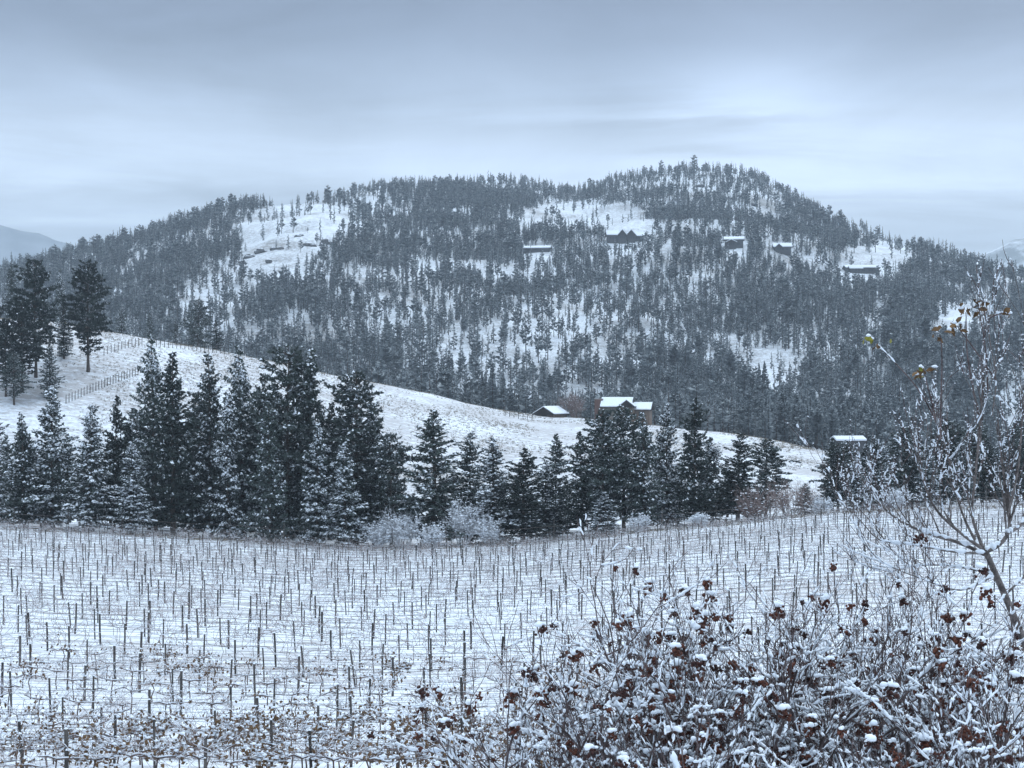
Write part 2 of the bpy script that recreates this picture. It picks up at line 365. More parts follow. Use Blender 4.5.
# ------------------------------------------------------------------ haze
hz = MB(); hz.add(*boxm(-4600, 4600, -400, 4950, -45, 470)); 
M_haze = bpy.data.materials.new('haze'); M_haze.use_nodes = True; t = M_haze.node_tree; t.nodes.clear()
pv = N(t, 'ShaderNodeVolumePrincipled', i_Density=0.00020, i_Anisotropy=0.0); pv.inputs['Color'].default_value = (.76, .875, 1.0, 1)
mo = N(t, 'ShaderNodeOutputMaterial'); t.links.new(pv.outputs[0], mo.inputs['Volume'])
ho = hz.build('haze', [M_haze]); ho['kind'] = 'stuff'

# ------------------------------------------------------------------ conifers
def dome(c, ax, wx, h, rs):
    a = unit(np.array([ax[0], ax[1], ax[2] * .6 - rs.uniform(.0, .7)])); b = unit(np.cross([0, 0, 1.0], a) + np.array([0, 0, rs.normal(0, .25)])); n = 6; th = np.arange(n) * 2 * pi / n + rs.rand()
    r = rs.uniform(.75, 1.25, n)
    V = [c + np.array([0, 0, h])] + [c + a * wx * math.cos(t_) * q + b * wx * .85 * math.sin(t_) * q - np.array([0, 0, h * .35]) for t_, q in zip(th, r)]
    return np.array(V), np.array([[0, 1 + i, 1 + (i + 1) % n] for i in range(n)])
def blades(rs, c, out, n, L, W):
    V, T = [], []
    for k in range(n):
        d = unit(out * rs.uniform(.3, 1) + rs.normal(0, .6, 3) + np.array([0, 0, .1])); s = unit(np.cross(d, rs.normal(0, 1, 3))); l = L * rs.uniform(.7, 1.3); w_ = W * rs.uniform(.7, 1.3)
        b = 4 * k; V += [c - d * l * .3, c + d * l * .2 + s * w_, c + d * l * .8, c + d * l * .2 - s * w_]; T += [(b, b + 1, b + 2), (b, b + 2, b + 3)]
    return np.array(V), np.array(T)
TH = 20.0
def conifer(seed, kind, R, base, snow, step=.5, nb=7, tuft=.33, blade=(.56, .105), nblade=5):
    rs = np.random.RandomState(seed); crown, trunk = MB(), MB()
    zt = np.linspace(0, TH, 10); lean = rs.normal(0, .012, 2)
    P = np.stack([lean[0] * zt + .06 * np.sin(zt * .5 + seed), lean[1] * zt, zt], 1)
    trunk.add(*tube(P, np.interp(zt, [0, .6, TH], [.34, .26, .03]), 7))
    at = lambda z: np.array([np.interp(z, zt, P[:, 0]), np.interp(z, zt, P[:, 1]), z])
    ph = rs.uniform(0, 2 * pi, 4); z = base * TH; clump = rs.uniform(0, 99, 2)
    while z < TH * .985:
        q = (z / TH - base) / (1 - base)
        if kind == 'pine': prof = (min(1, q / .28) ** .7) * (1 - q ** 2.6) ** .8 * .95 + .07
        elif kind == 'dark': prof = min(1, .6 + q / .25) * (1 - q ** 1.5) ** .85 + .05
        else: prof = min(1, .62 + q / .2) * (1 - q ** 1.3) ** .9 + .05
        for b in range(nb if q < .85 else 4):
            az = rs.uniform(0, 2 * pi); la = .36 if kind == 'pine' else .24; lob = 1 + la * math.sin(2 * az + ph[0] + z * .45) + la * .8 * math.sin(3 * az + ph[1] - z * .8)
            L = R * prof * lob * rs.uniform(.55, 1.12) * (1.25 if rs.rand() < .1 else 1)
            if L < .12: L = .12
            if rs.rand() < .12 and q < .8: continue
            o = np.array([math.cos(az), math.sin(az), 0]); sd = np.array([-o[1], o[0], 0])
            if kind == 'pine': up, dr = rs.uniform(.05, .45) + q * .4, .06
            else: up, dr = rs.uniform(-.25, .1) + q * .7, .035
            root = at(z + rs.uniform(-.2, .2)); f = lambda s: root + o * L * s + np.array([0, 0, up * L * s - dr * (L * s) ** 2 + (.12 * L * s ** 3 if kind != 'pine' else 0)])
            if L > .8: trunk.add(*tube([root, f(.5), f(.85)], [.05, .03, .012], 3))
            n = max(2, int(L / tuft * 1.5))
            for i in range(n):
                s = (i + .6) / n if kind != 'pine' else .35 + .65 * (i + .5) / n; s = s ** .8
                lat = rs.uniform(-1, 1) * (.10 + .30 * L * (1 - s) * (1.2 if kind != 'pine' else .9) + (.25 if kind == 'pine' else .05))
                c = f(s) + sd * lat + np.array([0, 0, -abs(lat) * .15 + rs.normal(0, .05)]); k = 1.15 if kind == 'pine' else 1
                out = unit(o + sd * lat * .8 + np.array([0, 0, .5 if kind == 'pine' else -.15]))
                crown.add(*blades(rs, c, out, nblade, blade[0] * k * (.55 + .45 * prof), blade[1] * k), 2 if rs.rand() < .10 + .5 * snow * s else 0)
                cn = vnoise(np.array(c[0] * .55 + clump[0]), np.array(c[2] * .55 + c[1] * .55 + clump[1])) + .5
                if s > .3 and rs.rand() < snow * (.35 + 1.9 * cn):
                    crown.add(*dome(c + np.array([0, 0, .07]), out, rs.uniform(.08, .27) * (1 + .6 * snow) * (.55 + .45 * prof), rs.uniform(.08, .2), rs), 1)
        z += step * rs.uniform(.7, 1.3) * (.7 if q > .7 else 1)
    return crown, trunk
CON = {}
def proto(key, needle, *a, **k):
    c, tr = conifer(*a, **k)
    CON.setdefault(key, []).append((c.mesh('crown', [needle, M_snow, M_needle_frost]), tr.mesh('trunk', [M_bark])))
for i in range(3): proto('fir', M_needle, 10 + i, 'fir', 3.3, .06, [.34, .46, .26][i])
for i in range(3): proto('heavy', M_needle, 20 + i, 'fir', 3.5, .05, .75)
for i in range(2): proto('dark', M_needle_dark, 30 + i, 'dark', 3.1, .10, .10)
for i in range(3): proto('pine', M_needle, 40 + i, 'pine', 3.8, .12, .30, nb=7)
for i in range(2): proto('darkpine', M_needle_dark, 50 + i, 'pine', 3.9, .17, .07, nb=8)
_cnt = {}
def conifer_tree(px, top, base, kind, w, label, group, name='conifer'):
    """base: (x,y,z) of the foot; top: image row the tip reaches"""
    h = Zp(top, base[1]) - base[2]; k = h / TH
    i = _cnt.get(kind, 0); _cnt[kind] = i + 1; c, tr = CON[kind][i % len(CON[kind])]
    r = random.Random(int(px * 7 + top)).uniform(0, 2 * pi); sw = w * 1.12 * (k * .6 + .4 * 1.0)
    o = thing(name, label, 'tree', tuple(base - np.array([0, 0, .15])), r, group, (sw, sw, k))
    obj('crown', c, o); obj('trunk', tr, o)
    return o
ORD = ['first', 'second', 'third', 'fourth', 'fifth', 'sixth', 'seventh', 'eighth', 'ninth', 'tenth', 'eleventh', 'twelfth', 'thirteenth', 'fourteenth', 'fifteenth', 'sixteenth', 'seventeenth', 'eighteenth', 'nineteenth', 'twentieth'] + \
      ['twenty-' + w_ for w_ in ('first', 'second', 'third', 'fourth', 'fifth', 'sixth', 'seventh', 'eighth', 'ninth')] + ['thirtieth'] + ['thirty-' + w_ for w_ in ('first', 'second', 'third', 'fourth', 'fifth', 'sixth', 'seventh', 'eighth', 'ninth')] + ['fortieth'] + \
      ['forty-' + w_ for w_ in ('first', 'second', 'third', 'fourth', 'fifth', 'sixth', 'seventh', 'eighth', 'ninth')] + ['fiftieth'] + ['fifty-' + w_ for w_ in ('first', 'second', 'third', 'fourth', 'fifth', 'sixth', 'seventh', 'eighth', 'ninth')] + ['sixtieth'] + ['sixty-' + w_ for w_ in ('first', 'second', 'third', 'fourth', 'fifth', 'sixth', 'seventh', 'eighth', 'ninth')]
FRONT = [  # px, top row, distance, kind, width, look
    (-6, 398, 213, 'heavy', 1.0, 'snow-laden fir cut by the photo edge'), (24, 412, 210, 'fir', .9, 'narrow snow-flecked fir'), (52, 384, 211, 'heavy', 1.05, 'broad snow-laden fir below knoll pines'),
    (90, 402, 208, 'heavy', 1.0, 'bushy snow-laden fir'), (114, 394, 214, 'dark', .7, 'slim near-black fir almost without snow'), (131, 440, 206, 'heavy', 1.0, 'low fir heaped with snow'),
    (155, 334, 219, 'fir', .85, 'tall pale frosted fir'), (173, 350, 209, 'dark', .95, 'tall near-black fir with bare lower trunk'), (193, 428, 215, 'fir', .8, 'short fir beside the near-black one'),
    (211, 352, 212, 'fir', .85, 'tall fir with thin snowy tip'), (228, 392, 208, 'heavy', .75, 'mid-height snowy fir'), (243, 345, 213, 'fir', .95, 'very tall dark green fir'), (262, 372, 220, 'dark', .75, 'slim dark fir'),
    (270, 400, 207, 'fir', .9, 'dark fir in the thick of the group'), (287, 345, 212, 'pine', 1.0, 'very tall full-crowned pine'), (307, 347, 215, 'fir', 1.0, 'very tall broad fir'),
    (318, 420, 207, 'heavy', .85, 'low snowy fir in front of taller ones'), (345, 440, 206, 'heavy', 1.0, 'short round snowy fir'), (356, 370, 213, 'pine', 1.1, 'tall wide-crowned pine'), (374, 400, 216, 'fir', .85, 'pointed fir behind the wide pine'),
    (391, 433, 210, 'pine', .85, 'short pine ending the tall group'), (434, 408, 211, 'fir', 1.5, 'broad cone-shaped fir standing apart'), (469, 431, 214, 'fir', 1.1, 'small pointed fir'),
    (493, 436, 210, 'heavy', 1.3, 'snowy fir behind the white bushes'), (523, 446, 208, 'dark', 1.4, 'dark fir with rusty tint'), (545, 460, 214, 'fir', 1.15, 'slender short fir'),
    (556, 432, 217, 'fir', 1.0, 'slender taller fir'), (583, 430, 212, 'dark', .9, 'dark fir below the shed'), (603, 408, 210, 'pine', .95, 'dark pine below the brick chimney'), (604, 490, 206, 'heavy', 1.2, 'tiny fir heaped with snow'),
    (624, 404, 213, 'pine', 1.0, 'full pine below the snow-roofed house'), (645, 411, 210, 'fir', .9, 'snowy fir right of the full pine'), (667, 402, 214, 'heavy', .8, 'tall pale fir'), (694, 396, 210, 'dark', 1.0, 'tallest dark fir near the house'),
    (712, 436, 216, 'fir', 1.05, 'shorter fir beside the tallest dark one'), (738, 432, 212, 'dark', 1.25, 'dark rounded fir'), (766, 438, 216, 'pine', 1.0, 'small pine above reddish bushes'), (806, 482, 211, 'fir', .9, 'very short fir by the reddish bushes'),
    (838, 442, 213, 'pine', .9, 'snow-flecked pine at the right end'), (856, 456, 209, 'heavy', .85, 'round snowy fir at the right end'), (876, 434, 216, 'fir', .9, 'taller fir at the right end')]
FRONT.sort(key=lambda r: r[0])
for i, (px, top, d, kd, w_, look) in enumerate(FRONT):
    conifer_tree(px, top, ground(px, d), kd, w_, f'{look}, {ORD[i]} from left in front tree line', 'conifers along the far edge of the vineyard')
rr = random.Random(4); BACK = []
for px in list(range(-20, 400, 13)) + [418, 450, 482, 505, 518, 535, 552, 570, 594, 615, 640, 658, 680, 704, 725, 752]:
    px += rr.uniform(-4, 4)
    env = np.interp(px, [-20, 60, 100, 140, 160, 250, 310, 360, 400, 440, 520, 560, 600, 690, 720, 760], [425, 420, 430, 400, 385, 385, 385, 405, 455, 465, 470, 465, 440, 428, 452, 465])
    BACK.append((px, env + rr.uniform(0, 34), rr.uniform(224, 246), rr.choice(['fir', 'dark', 'fir', 'dark', 'pine']), rr.uniform(.8, 1.05)))
for i, (px, top, d, kd, w_) in enumerate(BACK):
    conifer_tree(px, top, ground(px, d), kd, w_, f'dark conifer half hidden behind the front tree line, {ORD[i]} from left there', 'conifers behind the front tree line')
KNOLL = [  # px, top, foot row, kind, width, label
    (36, 259, 378, 'darkpine', .95, 'tallest dark pine on the left knoll'), (22, 300, 392, 'darkpine', 1.05, 'wide dark pine left of the tallest knoll pine'), (6, 318, 398, 'darkpine', .9, 'dark pine at the photo edge on the left knoll'),
    (88, 261, 372, 'darkpine', 1.0, 'lone dark pine with bare trunk on the open knoll'), (50, 342, 398, 'fir', .9, 'small snowy fir below the dark knoll pines'), (64, 292, 360, 'fir', .7, 'slim grey conifer between the dark pines and the lone pine'),
    (14, 352, 405, 'pine', .9, 'low bushy pine at the foot of the knoll pines'), (-10, 300, 380, 'darkpine', .9, 'dark pine cut by the photo edge on the knoll')]
for px, top, foot, kd, w_, lb in KNOLL:
    conifer_tree(px, top, hit(px, foot, 300), kd, w_, lb, 'trees on the left knoll')
CREST = [(217, 319, 425, 'dark', .9, 'small near-black tree just behind the knoll crest'), (198, 298, 470, 'pine', .9, 'pale tree rising behind the knoll crest'), (121, 303, 450, 'fir', .8, 'grey conifer behind the fence on the knoll crest'), (12, 262, 450, 'fir', .8, 'pale conifer behind the left knoll pines'), (176, 318, 470, 'fir', .8, 'small grey conifer behind the knoll crest left of the pale tree'), (60, 268, 470, 'fir', .75, 'pale conifer seen between the two dark knoll pines'),
         (150, 312, 480, 'fir', .8, 'small frosted conifer between the two grey crest conifers')]
for px, top, d, kd, w_, lb in CREST: conifer_tree(px, top, ground(px, d), kd, w_, lb, 'trees behind the knoll crest')
RIGHT = [(832, 436, 226, 'dark', .8), (848, 440, 230, 'pine', .8), (864, 443, 226, 'fir', .9), (884, 440, 224, 'heavy', .9), (905, 426, 228, 'pine', 1.0), (936, 424, 240, 'fir', 1.0), (952, 420, 244, 'pine', 1.0), (982, 416, 244, 'fir', 1.0), (1004, 428, 232, 'heavy', .9), (1024, 420, 232, 'pine', 1.0), (912, 432, 232, 'fir', 1.0), (928, 444, 226, 'heavy', .9), (944, 418, 236, 'dark', 1.0), (960, 436, 228, 'fir', 1.0), (974, 424, 238, 'pine', 1.0), (990, 440, 230, 'dark', .9), (1017, 418, 240, 'dark', .9), (898, 462, 236, 'fir', .9), (1036, 430, 236, 'fir', 1.0)]
RIGHT.sort()
for i, (px, top, d, kd, w_) in enumerate(RIGHT):
    conifer_tree(px, top, ground(px, d), kd, w_, f'conifer behind the bare tree, {ORD[i]} from the left in the right-hand clump', 'conifers at the right end of the vineyard')

# ------------------------------------------------------------------ houses
HOUSE_PX = []
def gable(root, w, d, wh, rh, wallm, windows=(), over=.6, x0=0.0, y0=0.0, z0=0.0, ridge='x', snow_th=.25):
    """one gabled block: wall, snow covered roof, windows (x, z, w, h on the front)"""
    b = MB(); b.add(*boxm(x0 - w / 2, x0 + w / 2, y0 - d / 2, y0 + d / 2, z0 - 3, z0 + wh))
    def pr(poly, a0, a1):
        V, T = prism(poly, a0, a1)
        if ridge == 'x': V = np.stack([V[:, 1], V[:, 0], V[:, 2]], 1)
        return V, T
    half, a0, a1 = (d / 2, -w / 2, w / 2) if ridge == 'x' else (w / 2, -d / 2, d / 2)
    off = np.array([x0, y0, z0])
    V, T = pr([(-half, wh), (half, wh), (0, wh + rh)], a0, a1); b.add(V + off, T)
    wl = b.build('wall', [wallm], root)
    sl = rh / half; o = over; e = [(-half - o, wh - o * sl), (0, wh + rh), (half + o, wh - o * sl)]
    r = MB(); V, T = pr(e + [(half + o, wh - o * sl + .25), (0, wh + rh + .28), (-half - o, wh - o * sl + .25)], a0 - o, a1 + o); r.add(V + off, T)
    rf = r.build('roof', [M_trim], root)
    s = MB(); V, T = pr([(-half - o + .1, wh - o * sl + .3), (0, wh + rh + .31), (half + o - .1, wh - o * sl + .3), (half + o - .1, wh - o * sl + .3 + snow_th), (0, wh + rh + .3 + snow_th), (-half - o + .1, wh - o * sl + .3 + snow_th)], a0 - o + .1, a1 + o - .1); s.add(V + off, T)
    s.build('roof_snow', [M_snow], rf)
    for (wx, wz, ww, whh) in windows:
        m = MB(); m.add(*boxm(x0 + wx - ww / 2 - .12, x0 + wx + ww / 2 + .12, y0 - d / 2 - .08, y0 - d / 2 - .01, z0 + wz - .12, z0 + wz + whh + .12)); fr = m.build('window', [M_trim], wl)
        m = MB(); m.add(*boxm(x0 + wx - ww / 2, x0 + wx + ww / 2, y0 - d / 2 - .1, y0 - d / 2 - .085, z0 + wz, z0 + wz + whh)); m.build('pane', [M_glass], fr)
    return wl, rf
def chimney(parent, x, y, z0, z1, w, m=None, d=None):
    d = d or w
    c = MB(); c.add(*boxm(x - w / 2, x + w / 2, y - d / 2, y + d / 2, z0, z1)); c.add(*boxm(x - w / 2 - .1, x + w / 2 + .1, y - d / 2 - .1, y + d / 2 + .1, z1 + .003, z1 + .25)); c.build('chimney', [m or M_brick], parent)
p = ground(622, 452)
p[2] = Zp(419, 452)
hs = thing('house', 'tan house with snowy roofs and big brick chimney above the tree line', 'house', tuple(p), rad(-12), None, (.86, .86, .95))
wl, rf = gable(hs, 9.5, 8, 3.8, 2.3, M_tan, [(-2.5, 1.0, 1.5, 1.6), (1.5, 1.0, 1.5, 1.6)], x0=-1.5, ridge='x')
gable(hs, 6, 7, 2.9, 1.7, M_brown, [(.4, .9, 1.6, 1.3)], x0=6.6, y0=.5, ridge='x')
gable(hs, 4.4, 3, 4.0, 1.5, M_brown, [(0, 1.0, 1.3, 1.4)], x0=2.4, y0=-4.6, ridge='y')
chimney(wl, -7.6, -.6, -3, 5.9, 2.7, d=2.6)
p = ground(551, 456); p[2] = Zp(420.5, 456)
sh = thing('shed', 'low brown shed with gable end and snowy roof on the field crest', 'shed', tuple(p), rad(-34), None, (.85, .85, .95))
wl, rf = gable(sh, 7.5, 8.5, 2.1, 1.8, M_brown, [], ridge='y', over=.7)
m = MB(); m.add(*boxm(-1.1, 1.1, -4.35, -4.27, -.3, 1.9)); m.build('door', [M_trim], wl)
p = hit(847, 443, 390); p = ground(848, 560); p[2] = Zp(446, 560)
cb = thing('cabin', 'low cabin with flat white roof behind dark trees at right', 'cabin', tuple(p), rad(6))
gable(cb, 10, 7, 1.9, .9, M_dkwall, [(-2.5, .8, 1.5, 1.1), (2, .8, 1.5, 1.1)], ridge='x', snow_th=.6)
HILLH = [ # px, foot row, blocks (x, y, w, d, wall, rise, ridge), label
    (537, 252, [(0, 0, 21, 9, 2.6, 1.3, 'x')], 'long low dark house with white roof left of the gabled house'),
    (624, 241, [(-9, 0, 9, 9, 4.2, 2.6, 'x'), (-2.2, -3, 6, 9, 4.2, 3.0, 'y'), (5, -1.5, 6.5, 9, 4.2, 3.0, 'y'), (11.5, .5, 7, 8, 3.6, 2.4, 'x')], 'large dark house with white gables under snowy knoll'),
    (734, 247, [(0, 0, 14, 9, 5.2, 1.6, 'x'), (-2, -5, 7, 3, 3, 1.4, 'y')], 'two-storey dark house with twin white roofs right of the gabled house'),
    (782, 252, [(0, 0, 13, 9, 3.6, 2.2, 'x'), (-3, -4.6, 5, 3, 3.2, 1.8, 'y')], 'small dark house with sloping white roof among trees near the summit'),
    (861, 273, [(0, 0, 25, 10, 3.6, 1.4, 'x'), (-6, -6, 9, 4, 3, 1.2, 'x')], 'wide flat dark house on snowy clearing on the right shoulder')]
for px, foot, blocks, lb in HILLH:
    p = hit(px, foot, 700); h = thing('house', lb, 'house', tuple(p), rad((px * 13) % 20 - 10), 'houses on the forested hill')
    for (x0, y0, w_, d_, wh, rh, rdg) in blocks:
        gable(h, w_, d_, wh, rh * 1.15, M_dkwall, [(k * w_ / 4, 1.0, w_ / 7, 1.6) for k in (-1, 0, 1)], x0=x0, y0=y0, ridge=rdg, over=1.0, snow_th=.6)
    HOUSE_PX.append((px, foot, sum(b[2] for b in blocks) / 2 / p[1] * F * .9, p[1]))

# ------------------------------------------------------------------ rocks on the bare slopes
rs = np.random.RandomState(77)
ROCKS = [(248, 258, 9), (262, 252, 7), (278, 249, 6), (315, 246, 8), (325, 243, 7), (272, 262, 5), (240, 264, 5), (300, 236, 4), (716, 193, 8), (728, 199, 9), (742, 197, 7), (752, 206, 6), (700, 187, 6), (672, 186, 5)]
for i, (px, py, s) in enumerate(ROCKS):
    p = hit(px, py, 700); m = MB()
    for k in range(4):
        V, T = ICO2; d = 1 + .35 * fbm(V[:, 0] * 2.2 + i * 3 + k, V[:, 1] * 2.2 + V[:, 2] * 1.7, 3)[:, None]
        sz = s * rs.uniform(.22, .45); m.add(V * d * np.array([1.2, .8, .85]) * sz + np.array([rs.uniform(-1, 1) * s * .7, rs.uniform(-.4, .4) * s, rs.uniform(-.2, .25) * s]), T)
    left = px < 500; k_ = sum(1 for r in ROCKS if (r[0] < 500) == left and r[0] < px)
    tag(m.build('rock_outcrop', [M_rock], None, False, tuple(p)), f'dark crag on the {"bare left slope" if left else "summit slope"}, {ORD[k_]} crag from the left there', 'rock', 'dark crags on the hill')

# ------------------------------------------------------------------ forest on the hill
def farcon(seed, frost, R=1.9, n=46, pine=False, mix=0.0):
    rs = np.random.RandomState(seed); b = MB(); Ht = 10.0
    V, T = tube([(0, 0, 0), (0, 0, 5), (0, 0, Ht * .97)], [.2, .12, .03], 4); b.add(V, T, 2)
    for i in range(n):
        q = ((i + rs.rand()) / n) ** .9; z0 = .10 + (.22 if pine else 0); z = Ht * (z0 + (1 - z0) * q * .97)
        pr = (min(1, q / .3 + .25) * (1 - q ** 2.2) ** .8 + .08) if pine else ((1 - q) ** .85 + .06) * min(1, .55 + q * 2)
        L = R * pr * rs.uniform(.6, 1.2); az = rs.uniform(0, 2 * pi) if i % 2 else i * 2.4
        o = np.array([math.cos(az), math.sin(az), 0]); s = np.array([-o[1], o[0], 0]); w_ = L * .42 + .12; up = rs.uniform(-.35, .15) + (.25 if pine else 0)
        r0 = np.array([0, 0, z]); tip = r0 + o * L + np.array([0, 0, up * L]); mid = r0 + o * L * .55 + np.array([0, 0, up * L * .3 + .1])
        V = [r0, mid + s * w_ + [0, 0, -.3 * w_], tip, mid - s * w_ + [0, 0, -.3 * w_], mid + [0, 0, -.55 - .2 * L]]
        b.add(V, [(0, 1, 2), (0, 2, 3), (0, 4, 2)], 3 if rs.rand() < mix else 0)
        if rs.rand() < frost:
            k = rs.uniform(.45, .85); c = (r0 + tip + mid) / 3 + [0, 0, .12]
            b.add([c - o * L * .3 * k, c + s * w_ * k * .9 - [0, 0, .1], c + o * L * .5 * k - [0, 0, .06], c - s * w_ * k * .9 - [0, 0, .1]], [(0, 1, 2), (0, 2, 3)], 1)
    return b.arrays()
FAR = [farcon(100 + i, [.45, .75, .95, .6][i % 4], [1.85, 1.6, 2.0, 2.5][i % 4], 30, i % 4 == 3, [.1, .45, .75, .2, .9, .35][i % 6]) for i in range(12)]
POLY = lambda *p: np.array(p, float)
CLEAR = [(POLY((232, 228), (262, 212), (300, 198), (345, 203), (368, 228), (335, 244), (318, 262), (285, 285), (248, 292), (238, 262)), .035),
         (POLY((518, 234), (526, 210), (555, 200), (600, 203), (645, 213), (672, 234), (645, 238), (605, 236), (560, 232)), .015),
         (POLY((508, 256), (570, 249), (600, 243), (690, 249), (692, 257), (640, 258), (560, 257)), .06),
         (POLY((720, 380), (738, 360), (765, 348), (792, 350), (794, 398), (762, 396)), .025),
         (POLY((640, 172), (700, 176), (745, 180), (800, 205), (765, 214), (690, 200), (650, 190)), .16),
         (POLY((838, 252), (860, 244), (905, 238), (918, 262), (885, 288), (838, 277)), .04),
         (POLY((928, 338), (945, 312), (978, 298), (1000, 312), (980, 330), (950, 345)), .03),
         (POLY((985, 252), (1024, 262), (1030, 292), (1000, 280)), .14), (POLY((1000, 402), (1030, 395), (1030, 455), (1008, 460)), .1),
         (POLY((120, 262), (150, 246), (212, 228), (216, 236), (170, 254), (132, 270)), .1),
         (POLY((408, 270), (425, 262), (442, 262), (440, 275), (415, 282)), .05),
         (POLY((470, 335), (520, 300), (600, 292), (640, 305), (610, 330), (540, 345), (490, 352)), .2),
         (POLY((380, 300), (440, 285), (500, 290), (470, 320), (400, 325)), .28),
         (POLY((640, 335), (665, 300), (680, 305), (660, 350)), .30), (POLY((860, 325), (880, 300), (890, 305), (880, 340)), .2), (POLY((855, 380), (875, 360), (890, 365), (880, 420), (865, 425)), .2),
         (POLY((570, 260), (700, 262), (720, 275), (640, 285), (560, 275)), .5), (POLY((300, 190), (345, 193), (345, 203), (300, 200)), .35), (POLY((730, 222), (745, 220), (775, 232), (765, 238)), .1), (POLY((815, 360), (830, 300), (838, 305), (830, 365)), .3)]
def inside(poly, x, y):
    r = np.zeros(len(x), bool); n = len(poly)
    for i in range(n):
        (x0, y0), (x1, y1) = poly[i], poly[(i + 1) % n]
        c = ((y0 > y) != (y1 > y)) & (x < (x1 - x0) * (y - y0) / (y1 - y0 + 1e-9) + x0); r ^= c
    return r
rs = np.random.RandomState(12); NC = 85000
ty = np.sqrt(rs.uniform(560 ** 2, 1900 ** 2, NC)); tpx = rs.uniform(-40, 1064, NC); tx = X(tpx, ty); tz = H(tx, ty)
_, tpy = proj(tx, ty, tz)
D4t = np.interp(tpx, PXK, D4_); dens = np.clip(.62 + 1.1 * fbm(tx / 60, ty / 90, 3), .06, 1) * np.interp(ty, [600, 900, 1300, 1800], [1, .9, .8, .7]) * (ty < D4t + 30) * np.where(ty > D4t - 110, .6, 1)
for poly, k in CLEAR: dens = np.where(inside(poly, tpx + rs.normal(0, 6, NC), tpy + rs.normal(0, 3.2, NC)), k, dens)
hgt = rs.uniform(8, 16, NC) * np.where(ty < 900, 1.1, .95); hgt *= np.where(rs.rand(NC) < .22, .6, 1) * np.where(rs.rand(NC) < .12, 1.25, 1)
for px, foot, hw, yh in HOUSE_PX:
    dens = np.where((abs(tpx - px) < hw + 2) & (ty < yh + 14) & (ty > yh - 90) & (tpy < foot + 24), np.where(tpy < foot + 9, 0, .35), dens)
for px, foot, hw, yh in HOUSE_PX:
    tp_ = proj(tx, ty, tz + hgt)[1]; dens = np.where((abs(tpx - px) < hw + 2) & (ty < yh) & (tp_ < foot - 1) & (tpy > foot - 2), dens * .15, dens)
dens = np.where((tpx > 505) & (tpx < 660) & (ty < 640), 0, dens)
keep = rs.rand(NC) < dens
# hidden behind nearer ground?
PXG = np.arange(-48, 1074, 6.0); YG = np.arange(210, 1910, 6.0)
GP = np.stack([proj(X(p_, YG), YG, H(X(p_, YG), YG))[1] for p_ in PXG]); GM = np.minimum.accumulate(GP, axis=1)
ci = np.clip(((tpx + 48) / 6).round().astype(int), 0, len(PXG) - 1); cj = np.clip(((ty - 215) / 6).astype(int), 0, len(YG) - 1)
top_py = proj(tx, ty, tz + hgt)[1]; keep &= top_py < GM[ci, cj] - 1
idx = np.nonzero(keep)[0]; pxh = (np.minimum(tpy[idx], GM[ci[idx], cj[idx]]) - top_py[idx])
tl = np.interp(tpx[idx], [0, 150, 310, 390, 420, 520, 600, 700, 760, 840, 900, 1024], [300, 330, 345, 420, 440, 440, 405, 398, 435, 440, 430, 420])
score = pxh * (tpy[idx] - .4 * pxh < tl) * (tpx[idx] > 0) * (tpx[idx] < 1024)
order = idx[np.argsort(-score)]; single, mass = order[:200], order[200:]
tmpl_id = rs.randint(0, len(FAR), NC); trz = rs.uniform(0, 2 * pi, NC); twid = rs.uniform(.8, 1.2, NC)
tm = lambda i: tmpl_id[i]
mids = [farcon(300 + i, [.5, .75, .95][i % 3], [1.65, 1.5, 2.0][i % 3], 110, i % 3 == 2, [.2, .55, .35, .75, .3, .5][i]) for i in range(6)]
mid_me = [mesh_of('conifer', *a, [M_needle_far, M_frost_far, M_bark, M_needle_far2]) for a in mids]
for i in single:
    q = 'left' if tpx[i] < 341 else ('middle' if tpx[i] < 683 else 'right')
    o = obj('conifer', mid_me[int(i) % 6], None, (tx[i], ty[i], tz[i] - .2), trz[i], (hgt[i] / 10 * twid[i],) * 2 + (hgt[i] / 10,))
    tag(o, f'grey-green frosted conifer at the foot of the hill forest, {q} third of the photo', 'tree', f'conifers at the foot of the hill, {q} third')
mb = MB()
for k in range(len(FAR)):
    s = mass[tmpl_id[mass] == k]
    if len(s): mb.add(*scatter(FAR[k], np.stack([tx[s], ty[s], tz[s] - .2], 1), hgt[s] / 10 * twid[s], hgt[s] / 10, trz[s])[:2], scatter(FAR[k], np.stack([tx[s], ty[s], tz[s]], 1), hgt[s], hgt[s], trz[s])[2])
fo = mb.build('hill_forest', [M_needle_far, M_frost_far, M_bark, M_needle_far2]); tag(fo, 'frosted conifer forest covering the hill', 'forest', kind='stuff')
print('forest', len(single), len(mass))

